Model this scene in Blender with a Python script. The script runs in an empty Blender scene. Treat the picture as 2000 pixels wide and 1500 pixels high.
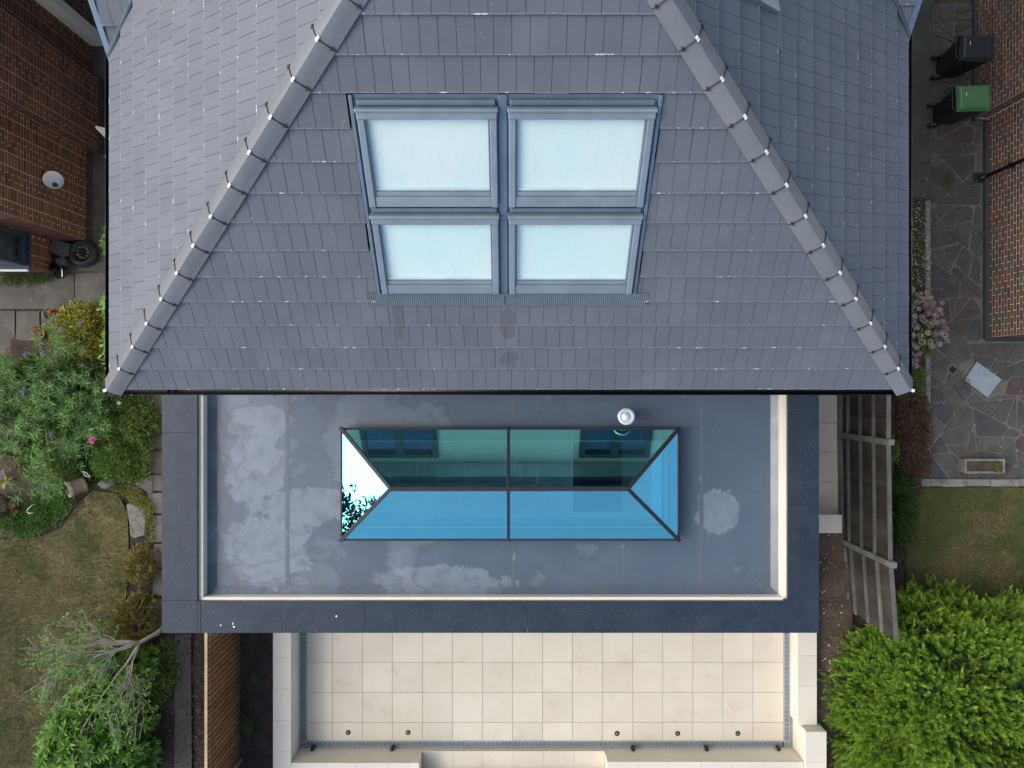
import bpy, bmesh, math, random
import numpy as np
from mathutils import Vector, Matrix
R = math.radians
rng = np.random.default_rng(7)
random.seed(7)
scene = bpy.context.scene
C = scene.collection

# ---------------------------------------------------------------- camera
HC, FPX = 14.6, 1428.0            # drone height above the patio, focal length in photo pixels (2000 px wide)
cam = bpy.data.cameras.new('camera'); cam.sensor_width = 36; cam.lens = 36*FPX/2000
cam.clip_start = 0.1; cam.clip_end = 500
co = bpy.data.objects.new('camera', cam); C.objects.link(co); co.location = (0, 0, HC)
scene.camera = co

# ---------------------------------------------------------------- sky, sun, exposure
SUN_EL, SUN_AZ = R(43), R(272)      # azimuth clockwise from north (+Y): bright veiled sun in the west
world = bpy.data.worlds.new('World'); scene.world = world; world.use_nodes = True
nt = world.node_tree; nt.nodes.clear()
def wn(t, **k):
    n = nt.nodes.new(t)
    for a, v in k.items(): setattr(n, a, v)
    return n
sky = wn('ShaderNodeTexSky', sky_type='NISHITA'); sky.sun_disc = False
sky.sun_elevation = SUN_EL; sky.sun_rotation = SUN_AZ
sky.air_density = 1.0; sky.dust_density = 0.6; sky.ozone_density = 3.0
tc = wn('ShaderNodeTexCoord')
sep = wn('ShaderNodeSeparateXYZ'); nt.links.new(tc.outputs['Generated'], sep.inputs[0])
noi = wn('ShaderNodeTexNoise'); noi.inputs['Scale'].default_value = 1.9; noi.inputs['Detail'].default_value = 7; noi.inputs['Roughness'].default_value = .55
nt.links.new(tc.outputs['Generated'], noi.inputs['Vector'])
def wmath(op, a, b=None, clamp=False):
    m = wn('ShaderNodeMath', operation=op); m.use_clamp = clamp
    for i, v in enumerate((a, b)):
        if v is None: continue
        if isinstance(v, (int, float)): m.inputs[i].default_value = v
        else: nt.links.new(v, m.inputs[i])
    return m.outputs[0]
cov = wmath('SUBTRACT', wmath('MULTIPLY', noi.outputs['Fac'], 0.9), wmath('MULTIPLY', sep.outputs[0], 0.62))
mr = wn('ShaderNodeMapRange', interpolation_type='SMOOTHSTEP')
nt.links.new(cov, mr.inputs[0]); mr.inputs[1].default_value = 0.45; mr.inputs[2].default_value = 0.98
mr.inputs[3].default_value = 0.05; mr.inputs[4].default_value = 0.95
mx = wn('ShaderNodeMix', data_type='RGBA')
nt.links.new(mr.outputs[0], mx.inputs[0]); nt.links.new(sky.outputs[0], mx.inputs[6])
# the veiled sun brightens the cloud bank around it
dt = wn('ShaderNodeVectorMath', operation='DOT_PRODUCT'); nt.links.new(tc.outputs['Generated'], dt.inputs[0])
dt.inputs[1].default_value = (math.sin(SUN_AZ)*math.cos(SUN_EL), math.cos(SUN_AZ)*math.cos(SUN_EL), math.sin(SUN_EL))
glow = wmath('ADD', wmath('MULTIPLY', wmath('POWER', wmath('MAXIMUM', dt.outputs['Value'], 0.0), 3.0), 20.0), 7.6)
cc_ = wn('ShaderNodeCombineColor')
for i_, k_ in enumerate((1.02, 1.0, .975)): nt.links.new(wmath('MULTIPLY', glow, k_), cc_.inputs[i_])
nt.links.new(cc_.outputs[0], mx.inputs[7])
bg = wn('ShaderNodeBackground'); bg.inputs[1].default_value = 0.15
nt.links.new(mx.outputs[2], bg.inputs[0])
wo = wn('ShaderNodeOutputWorld'); nt.links.new(bg.outputs[0], wo.inputs[0])
sl = bpy.data.lights.new('sun', 'SUN'); sl.energy = 1.15; sl.angle = R(24); sl.color = (1, .955, .9)
so = bpy.data.objects.new('sun', sl); C.objects.link(so)
sd = Vector((math.sin(SUN_AZ)*math.cos(SUN_EL), math.cos(SUN_AZ)*math.cos(SUN_EL), math.sin(SUN_EL)))
so.rotation_euler = (-sd).to_track_quat('-Z', 'Y').to_euler()
scene.view_settings.view_transform = 'Standard'; scene.view_settings.look = 'None'
scene.view_settings.exposure = 0.38; scene.view_settings.gamma = 1.0
scene.view_settings.use_curve_mapping = False
scene.cycles.max_bounces = 6; scene.cycles.diffuse_bounces = 3; scene.cycles.glossy_bounces = 3; scene.cycles.transparent_max_bounces = 12
scene.cycles.caustics_reflective = False; scene.cycles.caustics_refractive = False

# ---------------------------------------------------------------- helpers
def W(px, py, z):                       # survey of the photograph: a pixel and a known height give a place in metres
    d = (HC - z)/FPX
    return ((px-1000)*d, (750-py)*d, z)
def WX(px, z): return (px-1000)*(HC-z)/FPX
def WY(py, z): return (750-py)*(HC-z)/FPX

def tag(o, label=None, cat=None, group=None, kind=None):
    if label: o['label'] = label
    if cat: o['category'] = cat
    if group: o['group'] = group
    if kind: o['kind'] = kind
    return o
def empty(name, loc=(0, 0, 0), label=None, cat=None, group=None, kind=None):
    o = bpy.data.objects.new(name, None); C.objects.link(o); o.location = loc
    o.empty_display_size = .1
    return tag(o, label, cat, group, kind)
def link(name, me, mat=None, parent=None, loc=None):
    o = bpy.data.objects.new(name, me); C.objects.link(o)
    if mat is not None and len(me.materials) == 0:
        for m in (mat if isinstance(mat, (list, tuple)) else [mat]): me.materials.append(m)
    if parent is not None:
        o.parent = parent
        if parent.type == 'EMPTY' or True:
            bpy_loc = parent.location
            o.location = -Vector(root_loc(parent)) if loc is None else Vector(loc)-Vector(root_loc(parent))
    elif loc is not None: o.location = loc
    return o
def root_loc(p):                        # parents are only translated, never rotated
    v = Vector((0, 0, 0))
    while p is not None: v += p.location; p = p.parent
    return v

class MB:
    def __init__(s): s.v = []; s.f = []; s.m = []
    def add(s, vs, fs, mi=0):
        b = len(s.v); s.v += [tuple(x) for x in vs]; s.f += [tuple(b+i for i in f) for f in fs]; s.m += [mi]*len(fs)
        return s
    def box(s, x0, x1, y0, y1, z0, z1, mi=0):
        return s.add([(x0,y0,z0),(x1,y0,z0),(x1,y1,z0),(x0,y1,z0),(x0,y0,z1),(x1,y0,z1),(x1,y1,z1),(x0,y1,z1)],
            [(3,2,1,0),(4,5,6,7),(0,1,5,4),(1,2,6,5),(2,3,7,6),(3,0,4,7)], mi)
    def fbox(s, O, U, V, N, u0, u1, v0, v1, n0, n1, mi=0):      # box in a local frame
        P = lambda u, v, n: tuple(O+U*u+V*v+N*n)
        return s.add([P(u0,v0,n0),P(u1,v0,n0),P(u1,v1,n0),P(u0,v1,n0),P(u0,v0,n1),P(u1,v0,n1),P(u1,v1,n1),P(u0,v1,n1)],
            [(3,2,1,0),(4,5,6,7),(0,1,5,4),(1,2,6,5),(2,3,7,6),(3,0,4,7)], mi)
    def prism(s, poly, z0, z1, mi=0, inset=0.0):                # poly counter-clockwise
        n = len(poly)
        cx = sum(p[0] for p in poly)/n; cy = sum(p[1] for p in poly)/n
        top = [(p[0]+(cx-p[0])*inset, p[1]+(cy-p[1])*inset, z1) for p in poly]
        vs = [(p[0], p[1], z0) for p in poly]+top
        return s.add(vs, [tuple(range(n, 2*n))]+[(i, (i+1) % n, n+(i+1) % n, n+i) for i in range(n)], mi)
    def tube(s, pts, r, n=8, mi=0, cap=True):
        pts = [Vector(p) for p in pts]; rs = r if isinstance(r, (list, tuple)) else [r]*len(pts)
        b = len(s.v)
        for i, p in enumerate(pts):
            t = (pts[min(i+1, len(pts)-1)]-pts[max(i-1, 0)]).normalized()
            a = t.orthogonal().normalized() if abs(t.z) > .9 else t.cross(Vector((0, 0, 1))).normalized()
            c = t.cross(a)
            for k in range(n):
                an = 2*math.pi*k/n
                s.v.append(tuple(p+(a*math.cos(an)+c*math.sin(an))*rs[i]))
        for i in range(len(pts)-1):
            for k in range(n):
                s.f.append((b+i*n+k, b+i*n+(k+1) % n, b+(i+1)*n+(k+1) % n, b+(i+1)*n+k)); s.m.append(mi)
        if cap:
            s.f.append(tuple(b+k for k in range(n))[::-1]); s.m.append(mi)
            s.f.append(tuple(b+(len(pts)-1)*n+k for k in range(n))); s.m.append(mi)
        return s
    def lathe(s, prof, c=(0, 0, 0), n=24, mi=0, axis=None):
        b = len(s.v); c = Vector(c)
        Mx = Matrix.Identity(3) if axis is None else Vector(axis).to_track_quat('Z', 'Y').to_matrix()
        for (r, z) in prof:
            for k in range(n):
                an = 2*math.pi*k/n
                s.v.append(tuple(c+Mx @ Vector((r*math.cos(an), r*math.sin(an), z))))
        for i in range(len(prof)-1):
            for k in range(n):
                s.f.append((b+i*n+k, b+i*n+(k+1) % n, b+(i+1)*n+(k+1) % n, b+(i+1)*n+k)); s.m.append(mi)
        return s
    def mesh(s, name, smooth=False):
        me = bpy.data.meshes.new(name); me.from_pydata(s.v, [], s.f)
        me.polygons.foreach_set('material_index', s.m)
        if smooth: me.polygons.foreach_set('use_smooth', [True]*len(me.polygons))
        me.update(); return me
    def build(s, name, mat, parent=None, smooth=False, bevel=0, seg=2):
        me = s.mesh(name, smooth)
        o = link(name, me, mat, parent)
        if bevel:
            b = o.modifiers.new('b', 'BEVEL'); b.width = bevel; b.segments = seg; b.limit_method = 'ANGLE'; b.angle_limit = R(40)
        return o
def np_mesh(name, V, F, mat, parent=None, smooth=False):
    V = np.asarray(V, np.float32); F = np.asarray(F, np.int32)
    me = bpy.data.meshes.new(name); k = F.shape[1]
    me.vertices.add(len(V)); me.vertices.foreach_set('co', V.ravel())
    me.loops.add(F.size); me.loops.foreach_set('vertex_index', F.ravel())
    me.polygons.add(len(F)); me.polygons.foreach_set('loop_start', np.arange(0, F.size, k, dtype=np.int32))
    me.polygons.foreach_set('loop_total', np.full(len(F), k, np.int32))
    if smooth: me.polygons.foreach_set('use_smooth', np.ones(len(F), bool))
    me.update(calc_edges=True)
    return link(name, me, mat, parent)

# ---------------------------------------------------------------- materials
class NB:
    def __init__(s, name):
        s.m = bpy.data.materials.new(name); s.m.use_nodes = True; s.t = s.m.node_tree; s.t.nodes.clear()
        s.out = s.t.nodes.new('ShaderNodeOutputMaterial')
        s.geo = s.t.nodes.new('ShaderNodeNewGeometry'); s.oi = s.t.nodes.new('ShaderNodeObjectInfo')
    def n(s, t, **k):
        x = s.t.nodes.new(t)
        for a, v in k.items(): setattr(x, a, v)
        return x
    def set(s, sock, v):
        if isinstance(v, bpy.types.NodeSocket): s.t.links.new(v, sock)
        elif isinstance(v, (tuple, list)) and len(v) == 3 and sock.type == 'RGBA': sock.default_value = (*v, 1)
        else: sock.default_value = v
    def math(s, op, a, b=0.0, clamp=False):
        x = s.n('ShaderNodeMath', operation=op); x.use_clamp = clamp
        s.set(x.inputs[0], a); s.set(x.inputs[1], b); return x.outputs[0]
    def noise(s, scale, detail=5, rough=.55, vec=None, dist=0.0):
        x = s.n('ShaderNodeTexNoise'); x.inputs['Scale'].default_value = scale; x.inputs['Detail'].default_value = detail
        x.inputs['Roughness'].default_value = rough; x.inputs['Distortion'].default_value = dist
        s.t.links.new(vec if vec is not None else s.geo.outputs['Position'], x.inputs['Vector']); return x.outputs['Fac']
    def voro(s, scale, feature='F1'):
        x = s.n('ShaderNodeTexVoronoi', feature=feature); x.inputs['Scale'].default_value = scale
        s.t.links.new(s.geo.outputs['Position'], x.inputs['Vector']); return x
    def step(s, v, a, b, lo=0.0, hi=1.0):
        x = s.n('ShaderNodeMapRange', interpolation_type='SMOOTHSTEP'); s.set(x.inputs[0], v)
        x.inputs[1].default_value = a; x.inputs[2].default_value = b; x.inputs[3].default_value = lo; x.inputs[4].default_value = hi
        return x.outputs[0]
    def mix(s, f, a, b, blend='MIX'):
        x = s.n('ShaderNodeMix', data_type='RGBA', blend_type=blend); s.set(x.inputs[0], f); s.set(x.inputs[6], a); s.set(x.inputs[7], b)
        return x.outputs[2]
    def rand(s):
        return s.math('FRACT', s.math('ADD', s.oi.outputs['Random'], s.geo.outputs['Random Per Island']))
    def bright(s, col, v):
        x = s.n('ShaderNodeMix', data_type='RGBA', blend_type='MULTIPLY'); x.inputs[0].default_value = 1; s.set(x.inputs[6], col)
        c = s.n('ShaderNodeCombineColor'); [s.set(c.inputs[i], v) for i in range(3)]
        s.t.links.new(c.outputs[0], x.inputs[7]); return x.outputs[2]
    def ramp(s, v, cols, interp='LINEAR'):
        x = s.n('ShaderNodeValToRGB'); x.color_ramp.interpolation = interp; e = x.color_ramp.elements
        while len(e) < len(cols): e.new(.5)
        for i, (p, c) in enumerate(cols): e[i].position = p; e[i].color = (*c, 1)
        s.set(x.inputs[0], v); return x.outputs[0]
    def bump(s, h, strength, dist=.01):
        x = s.n('ShaderNodeBump'); x.inputs['Strength'].default_value = strength; x.inputs['Distance'].default_value = dist
        s.set(x.inputs['Height'], h); return x.outputs[0]
    def pbr(s, col, rough=.7, metal=0.0, spec=.5, normal=None, coat=0.0):
        x = s.n('ShaderNodeBsdfPrincipled'); s.set(x.inputs['Base Color'], col); s.set(x.inputs['Roughness'], rough)
        s.set(x.inputs['Metallic'], metal); s.set(x.inputs['Specular IOR Level'], spec); s.set(x.inputs['Coat Weight'], coat)
        if normal is not None: s.t.links.new(normal, x.inputs['Normal'])
        s.t.links.new(x.outputs[0], s.out.inputs[0]); return x
def pmat(name, c1, c2, scale=3, rough=.75, bump=.25, bs=60, rnd=.12, spec=.4, metal=0.0, fine=.25, c3=None, t3=(.6, .68), s3=9, bd=.006):
    b = NB(name)
    n1 = b.step(b.noise(scale), .3, .7); col = b.mix(n1, c1, c2)
    if c3: col = b.mix(b.step(b.noise(s3, 8, .65), *t3), col, c3)
    nf = b.noise(bs, 4, .6)
    v = b.math('ADD', b.math('MULTIPLY', nf, 2*fine), 1-fine)
    if rnd: v = b.math('MULTIPLY', v, b.math('ADD', b.math('MULTIPLY', b.rand(), 2*rnd), 1-rnd))
    b.pbr(b.bright(col, v), rough, metal, spec, b.bump(nf, bump, bd) if bump else None)
    return b.m
def leafmat(name, cols, rough=.55, trans=.25, spec=.35, patch=None):
    b = NB(name); n = len(cols)
    col = b.ramp(b.rand(), [(i/max(1, n-1), c) for i, c in enumerate(cols)])
    col = b.bright(col, b.math('ADD', b.math('MULTIPLY', b.noise(3.0, 3), .9), .55))
    p = b.pbr(col, rough, 0, spec)
    t = b.n('ShaderNodeBsdfTranslucent'); b.t.links.new(col, t.inputs[0])
    m = b.n('ShaderNodeMixShader'); m.inputs[0].default_value = trans
    b.t.links.new(p.outputs[0], m.inputs[1]); b.t.links.new(t.outputs[0], m.inputs[2]); b.t.links.new(m.outputs[0], b.out.inputs[0])
    return b.m
def glass(name, tint, refl, fac, grime=.10):
    b = NB(name)
    t = b.n('ShaderNodeBsdfTransparent'); t.inputs[0].default_value = (*tint, 1)
    g = b.n('ShaderNodeBsdfGlossy'); g.inputs['Color'].default_value = (*refl, 1); g.inputs['Roughness'].default_value = .0
    lw = b.n('ShaderNodeLayerWeight'); lw.inputs['Blend'].default_value = .5
    m = b.n('ShaderNodeMixShader'); b.set(m.inputs[0], b.math('ADD', b.math('MULTIPLY', b.math('POWER', lw.outputs['Facing'], 5.0), 1-fac), fac, True))
    b.t.links.new(t.outputs[0], m.inputs[1]); b.t.links.new(g.outputs[0], m.inputs[2])
    mp = b.n('ShaderNodeMapping'); mp.inputs['Scale'].default_value = (9, 1.2, 1.2); b.t.links.new(b.geo.outputs['Position'], mp.inputs[0])
    gr = b.math('ADD', b.step(b.noise(2.2, 6, .65, vec=mp.outputs[0]), .50, .80, 0, grime), b.step(b.noise(48, 3), .70, .78, 0, grime))
    df = b.n('ShaderNodeBsdfDiffuse'); df.inputs[0].default_value = (.30, .31, .31, 1)
    m2 = b.n('ShaderNodeMixShader'); b.set(m2.inputs[0], gr); b.t.links.new(m.outputs[0], m2.inputs[1]); b.t.links.new(df.outputs[0], m2.inputs[2]); b.t.links.new(m2.outputs[0], b.out.inputs[0])
    return b.m
M = {}
# roof tiles: two slots, the face and the scuffed lower lip
def tile_mats():
    b = NB('tile')
    n1 = b.noise(1.3, 4); n2 = b.noise(7, 6, .6)
    col = b.mix(b.step(n1, .35, .65), (.090, .101, .124), (.106, .116, .138))
    col = b.mix(b.step(n2, .45, .75, 0, .35), col, (.118, .121, .132))
    col = b.mix(b.math('MULTIPLY', b.step(b.noise(2.1, 3), .55, .7), b.step(b.noise(17, 9, .72), .58, .72, 0, .5)), col, (.42, .43, .45))   # chalky bloom
    col = b.mix(b.step(b.noise(38, 3, .5), .74, .78, 0, .6), col, (.5, .5, .5))
    for (sx_, sy_, rx_, ry_) in ((-1.32, .78, .10, .42), (-.05, .72, .14, .30), (-.03, .30, .20, .14), (.10, 1.05, .16, .08)):   # damp runs below the windows
        vm = b.n('ShaderNodeVectorMath', operation='SUBTRACT'); b.t.links.new(b.geo.outputs['Position'], vm.inputs[0]); vm.inputs[1].default_value = (sx_, sy_, 5.7)
        vs_ = b.n('ShaderNodeVectorMath', operation='MULTIPLY'); b.t.links.new(vm.outputs[0], vs_.inputs[0]); vs_.inputs[1].default_value = (1/rx_, 1/ry_, 0)
        vl = b.n('ShaderNodeVectorMath', operation='LENGTH'); b.t.links.new(vs_.outputs[0], vl.inputs[0])
        msk = b.step(b.math('ADD', vl.outputs['Value'], b.math('MULTIPLY', b.noise(6, 4), 1.3)), 1.22, 1.30, .55, 0)
        col = b.mix(msk, col, (.062, .064, .072))
    v = b.math('ADD', b.math('MULTIPLY', b.rand(), .13), .935)
    fine = b.noise(160, 3, .6)
    b.pbr(b.bright(col, v), .62, 0, .4, b.bump(fine, .18, .003)); M['tile'] = b.m
    b = NB('tile_lip')
    col = b.mix(b.step(b.noise(13, 4, .6), .60, .66), (.15, .158, .172), (.52, .53, .55))
    b.pbr(col, .7, 0, .3); M['lip'] = b.m
tile_mats()
M['hip'] = pmat('hip_tile', (.125, .134, .15), (.148, .156, .17), 2, .42, .12, 120, .07, .5, c3=(.6, .6, .6), t3=(.74, .77), s3=22)
M['plain'] = lambda *a: None
def simple(name, c, rough=.5, metal=0, spec=.5, var=.08, bump=.05, bs=80):
    return pmat(name, tuple(x*(1-var) for x in c), tuple(x*(1+var) for x in c), 4, rough, bump, bs, .05, spec, metal, .08)
M['black_pvc'] = simple('black_pvc', (.006, .0065, .008), .35)
M['white_pvc'] = simple('white_pvc', (.75, .77, .78), .45)
M['strap'] = simple('strap', (.015, .015, .018), .5)
M['under'] = simple('underlay', (.02, .02, .022), .9)
M['frame'] = simple('blue_grey_aluminium', (.205, .245, .285), .36, .3, .6)
M['frame_dark'] = simple('dark_seal', (.03, .045, .07), .5)
M['flash'] = simple('flashing', (.13, .18, .24), .38, .35, .6)
M['apron'] = simple('apron_flashing', (.10, .125, .158), .5, .15)
M['lead_trim'] = simple('valley_trim', (.13, .17, .21), .35, .4)
M['blind'] = pmat('white_blind', (.78, .92, .95), (.94, .935, .925), .9, .9, .03, 60, .02, .1, 0, .02)  # sky gradient of the panes painted as a cyan drift in the colour
M['rail_white'] = simple('blind_rail', (.85, .87, .88), .5)
M['win_glass'] = glass('roof_window_glass', (.97, 1.0, .98), (.95, .98, 1), .12, .03)
M['sky_glass'] = glass('solar_blue_glass', (.27, .68, .90), (.33, .96, 1.0), .64)
M['clear_glass'] = glass('clear_glass', (.93, .95, .95), (.95, .97, 1), .06)
M['pane_glass'] = glass('pane_glass', (.5, .55, .6), (.9, .95, 1), .12)
M['render_cream'] = pmat('cream_render', (.69, .635, .515), (.75, .69, .57), 1.5, .85, .25, 150, .03, .2, 0, .06)
M['render_white'] = pmat('white_render', (.66, .66, .65), (.74, .74, .73), 1.5, .85, .2, 150, .03, .2, 0, .06)
M['interior'] = simple('interior_white', (.88, .88, .87), .8, 0, .2, .02)
M['floor_in'] = simple('interior_floor', (.6, .6, .59), .45, 0, .4, .05)
M['charcoal'] = simple('charcoal', (.05, .052, .056), .5)
M['bar'] = simple('glazing_bar', (.022, .021, .027), .45, 0, .3)
M['lens'] = simple('lens', (.16, .165, .18), .25)
M['cowl'] = simple('matt_aluminium', (.66, .69, .71), .55, .35)
M['steel'] = simple('steel', (.62, .64, .66), .28, .9)
IXD = (-4.75, 4.15, -3.28)
def deck_mat():
    b = NB('flat_roof_grp')
    P = b.n('ShaderNodeSeparateXYZ'); b.t.links.new(b.geo.outputs['Position'], P.inputs[0])
    big = b.noise(.85, 7, .55, dist=.25); fine = b.noise(60, 5, .6)
    bias = b.math('MULTIPLY', P.outputs[0], -.028)          # older ponding stains lie towards the low west corner
    m1 = b.math('ADD', big, bias)
    dry = b.step(m1, .55, .64); dry2 = b.step(b.math('ADD', b.noise(2.1, 9, .66, dist=.3), bias), .62, .69)
    col = b.mix(b.step(b.noise(.8, 3), .3, .7), (.070, .094, .128), (.085, .109, .143))
    col = b.mix(b.math('MULTIPLY', dry, .30), col, (.165, .195, .235))
    col = b.mix(b.math('MULTIPLY', dry2, .2), col, (.215, .245, .285))
    warp = b.math('MULTIPLY', b.noise(2.4, 8, .66, dist=.3), 1.7)
    pool = None                                             # chalky dried-out puddles, each with its own outline
    for (px, py, rx_, ry_) in ((515, 828, 75, 42), (505, 915, 70, 95), (525, 1075, 105, 85), (600, 985, 120, 45), (850, 1140, 150, 45), (1402, 998, 50, 58)):
        vm = b.n('ShaderNodeVectorMath', operation='SUBTRACT'); b.t.links.new(b.geo.outputs['Position'], vm.inputs[0]); vm.inputs[1].default_value = ((px-1000)*.00799, (750-py)*.00799, 0)
        vs_ = b.n('ShaderNodeVectorMath', operation='MULTIPLY'); b.t.links.new(vm.outputs[0], vs_.inputs[0]); vs_.inputs[1].default_value = (125/rx_, 125/ry_, 0)
        vl = b.n('ShaderNodeVectorMath', operation='LENGTH'); b.t.links.new(vs_.outputs[0], vl.inputs[0])
        k_ = b.step(b.math('ADD', vl.outputs['Value'], warp), 1.62, 1.72, 1, 0)
        pool = k_ if pool is None else b.math('MAXIMUM', pool, k_)
    col = b.mix(b.math('MULTIPLY', pool, b.step(b.noise(5, 6), .25, .6, .22, .62)), col, (.20, .228, .268))
    rim = b.math('MULTIPLY', b.step(m1, .53, .575), b.step(m1, .575, .60, 1, 0))        # tide mark round each dried pool
    col = b.mix(b.math('MULTIPLY', rim, .35), col, (.06, .068, .08))
    col = b.mix(b.step(b.noise(3.1, 7, .7), .62, .72, 0, .45), col, (.055, .058, .062))
    edge_ = b.math('ADD', b.step(P.outputs[0], IXD[0]+.35, IXD[0]+.10), b.math('ADD', b.step(P.outputs[0], IXD[1]-.35, IXD[1]-.10), b.step(P.outputs[1], IXD[2]+.30, IXD[2]+.08)))
    silt = b.math('MULTIPLY', edge_, b.step(b.noise(2.6, 8, .7), .42, .60), True)
    col = b.mix(b.math('MULTIPLY', silt, .55), col, (.10, .10, .095))
    col = b.mix(b.step(b.noise(130, 2), .76, .8, 0, .6), col, (.5, .52, .55))
    r = b.math('ADD', b.math('MULTIPLY', dry, .12), b.step(b.noise(2, 4), .3, .7, .26, .38))
    b.pbr(b.bright(col, b.math('ADD', b.math('MULTIPLY', fine, .3), .85)), r, 0, .55, b.bump(b.noise(22, 5, .6), .22, .004)); return b.m
M['deck'] = deck_mat()
def coping_mat():
    b = NB('coping_metal')
    v = b.voro(42); sp = b.step(v.outputs['Distance'], .16, .30, 1, 0)
    sp = b.math('MULTIPLY', sp, b.step(b.noise(7, 4), .36, .6))
    col = b.mix(b.step(b.noise(2.2, 5), .3, .7), (.020, .029, .044), (.027, .037, .053))
    col = b.mix(b.math('MULTIPLY', sp, .42), col, (.16, .18, .21))
    col = b.mix(b.step(b.noise(1.7, 6, .65), .66, .69, 0, .4), col, (.12, .13, .15))
    r = b.step(b.noise(5, 4), .3, .7, .30, .42)
    b.pbr(col, r, .0, .29, b.bump(b.math('MULTIPLY', sp, 1.0), .25, .003)); return b.m
M['coping'] = coping_mat()
M['deck_seam'] = pmat('grp_seam', (.082, .10, .13), (.10, .118, .146), 2, .34, .2, 40, .05, .5, 0, .2, (.15, .17, .20), (.58, .66), 5)
M['porcelain'] = pmat('porcelain', (.585, .515, .405), (.62, .552, .445), 1.3, .55, .05, 60, .045, .4, 0, .04, (.54, .455, .34), (.52, .75), 1.9)
M['porcelain_light'] = pmat('porcelain_coping', (.59, .54, .455), (.625, .575, .49), 1.3, .55, .05, 60, .03, .4, 0, .04)
M['grout'] = simple('grout', (.27, .255, .235), .9)
M['galv'] = simple('galvanised', (.42, .46, .50), .45, .35)
M['dark'] = simple('dark_void', (.01, .012, .016), .8)
M['mortar'] = simple('brick_mortar', (.42, .33, .235), .95, 0, .2, .15)
M['mortar_r'] = simple('brick_mortar_pale', (.60, .53, .43), .95, 0, .2, .12)
def brick_mat(name, cols):
    b = NB(name)
    col = b.ramp(b.rand(), [(i/(len(cols)-1), c) for i, c in enumerate(cols)])
    nf = b.noise(70, 5, .65)
    col = b.bright(col, b.math('ADD', b.math('MULTIPLY', nf, .7), .65))
    b.pbr(col, .9, 0, .2, b.bump(nf, .5, .006)); return b.m
M['brick'] = brick_mat('red_brick', [(.105, .050, .040), (.155, .070, .051), (.088, .046, .039), (.18, .082, .056), (.13, .058, .045), (.06, .042, .038)])
M['brick_r'] = brick_mat('multi_brick', [(.115, .078, .06), (.14, .09, .07), (.085, .067, .058), (.20, .078, .052), (.11, .082, .067), (.068, .064, .064), (.215, .088, .056)])
M['concrete'] = pmat('concrete', (.10, .093, .083), (.14, .131, .118), 2.0, .9, .5, 90, .05, .2, 0, .35, (.085, .08, .07), (.55, .7), 5)
M['yard_dark'] = pmat('dark_yard', (.062, .06, .054), (.092, .088, .078), 2.0, .9, .5, 60, .0, .2, 0, .4, (.045, .046, .038), (.52, .68), 4)
M['slab'] = pmat('old_slab', (.105, .096, .082), (.155, .14, .12), 3.0, .9, .45, 70, .12, .2, 0, .3, (.10, .09, .072), (.56, .7), 7)
M['stone'] = pmat('grey_stone', (.155, .145, .122), (.225, .212, .185), 6, .9, .7, 40, .14, .2, 0, .4, (.10, .098, .078), (.54, .66), 7)
def crazy_mat():
    b = NB('crazy_paving')
    col = b.ramp(b.rand(), [(0, (.098, .094, .088)), (.3, (.128, .118, .106)), (.5, (.086, .088, .088)), (.72, (.142, .130, .112)), (.88, (.11, .105, .098)), (.965, (.12, .09, .082)), (.99, (.15, .10, .092)), (1, (.14, .13, .115))])
    nf = b.noise(26, 7, .65); b1 = b.noise(4, 4)
    col = b.bright(col, b.math('ADD', b.math('MULTIPLY', nf, .65), b.math('MULTIPLY', b1, .75)))
    col = b.mix(b.step(b.noise(55, 3), .72, .78, 0, .5), col, (.26, .25, .23))
    b.pbr(col, .88, 0, .25, b.bump(nf, .5, .01)); return b.m
M['crazy'] = crazy_mat()
M['joint'] = pmat('paving_joint', (.115, .106, .09), (.165, .15, .126), 5, .95, .5, 60, .0, .2, 0, .35, (.09, .088, .07), (.52, .68), 4)
M['soil'] = pmat('soil', (.042, .033, .027), (.072, .056, .045), 3.5, .95, 1.0, 45, .0, .15, 0, .5, (.13, .11, .09), (.66, .74), 38, .03)
M['soil_brown'] = pmat('garden_soil', (.075, .055, .042), (.12, .088, .066), 3, .95, 1.0, 45, .0, .15, 0, .5, (.19, .16, .13), (.66, .74), 34, .03)
M['lawn_base'] = pmat('lawn_base', (.12, .12, .042), (.25, .205, .10), .9, .95, .8, 55, .0, .15, 0, .45, (.085, .10, .034), (.5, .66), 1.7, .02)
M['lawn_base_green'] = pmat('lawn_base_green', (.058, .075, .025), (.10, .098, .038), 1.1, .95, .8, 55, .0, .15, 0, .45, (.19, .145, .09), (.58, .70), 1.6, .02)
M['fence_grey'] = pmat('weathered_wood', (.036, .031, .026), (.060, .052, .043), 2, .9, .5, 35, .2, .2, 0, .35)
M['fence_rail'] = pmat('silvered_wood', (.095, .087, .074), (.15, .14, .125), 3, .9, .5, 50, .12, .2, 0, .35, (.13, .12, .10), (.55, .68), 12)
M['post_grey'] = pmat('concrete_post', (.12, .113, .10), (.18, .17, .15), 3, .9, .4, 60, .08, .2, 0, .25)
M['cedar'] = pmat('cedar_board', (.17, .080, .038), (.225, .108, .052), 4, .75, .3, 40, .22, .25, 0, .25)
M['cedar_end'] = simple('cedar_cap', (.46, .33, .20), .8, 0, .2, .15)
M['rubber'] = simple('rubber', (.016, .017, .018), .55)
M['bin_black'] = simple('bin_black', (.026, .031, .038), .42)
M['bin_green'] = simple('bin_green', (.075, .19, .085), .42)
M['bin_body'] = simple('bin_body', (.010, .012, .014), .5)
M['manhole'] = pmat('manhole_steel', (.30, .34, .36), (.37, .41, .43), 4, .5, .2, 90, .0, .5, .35, .15)
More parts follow.
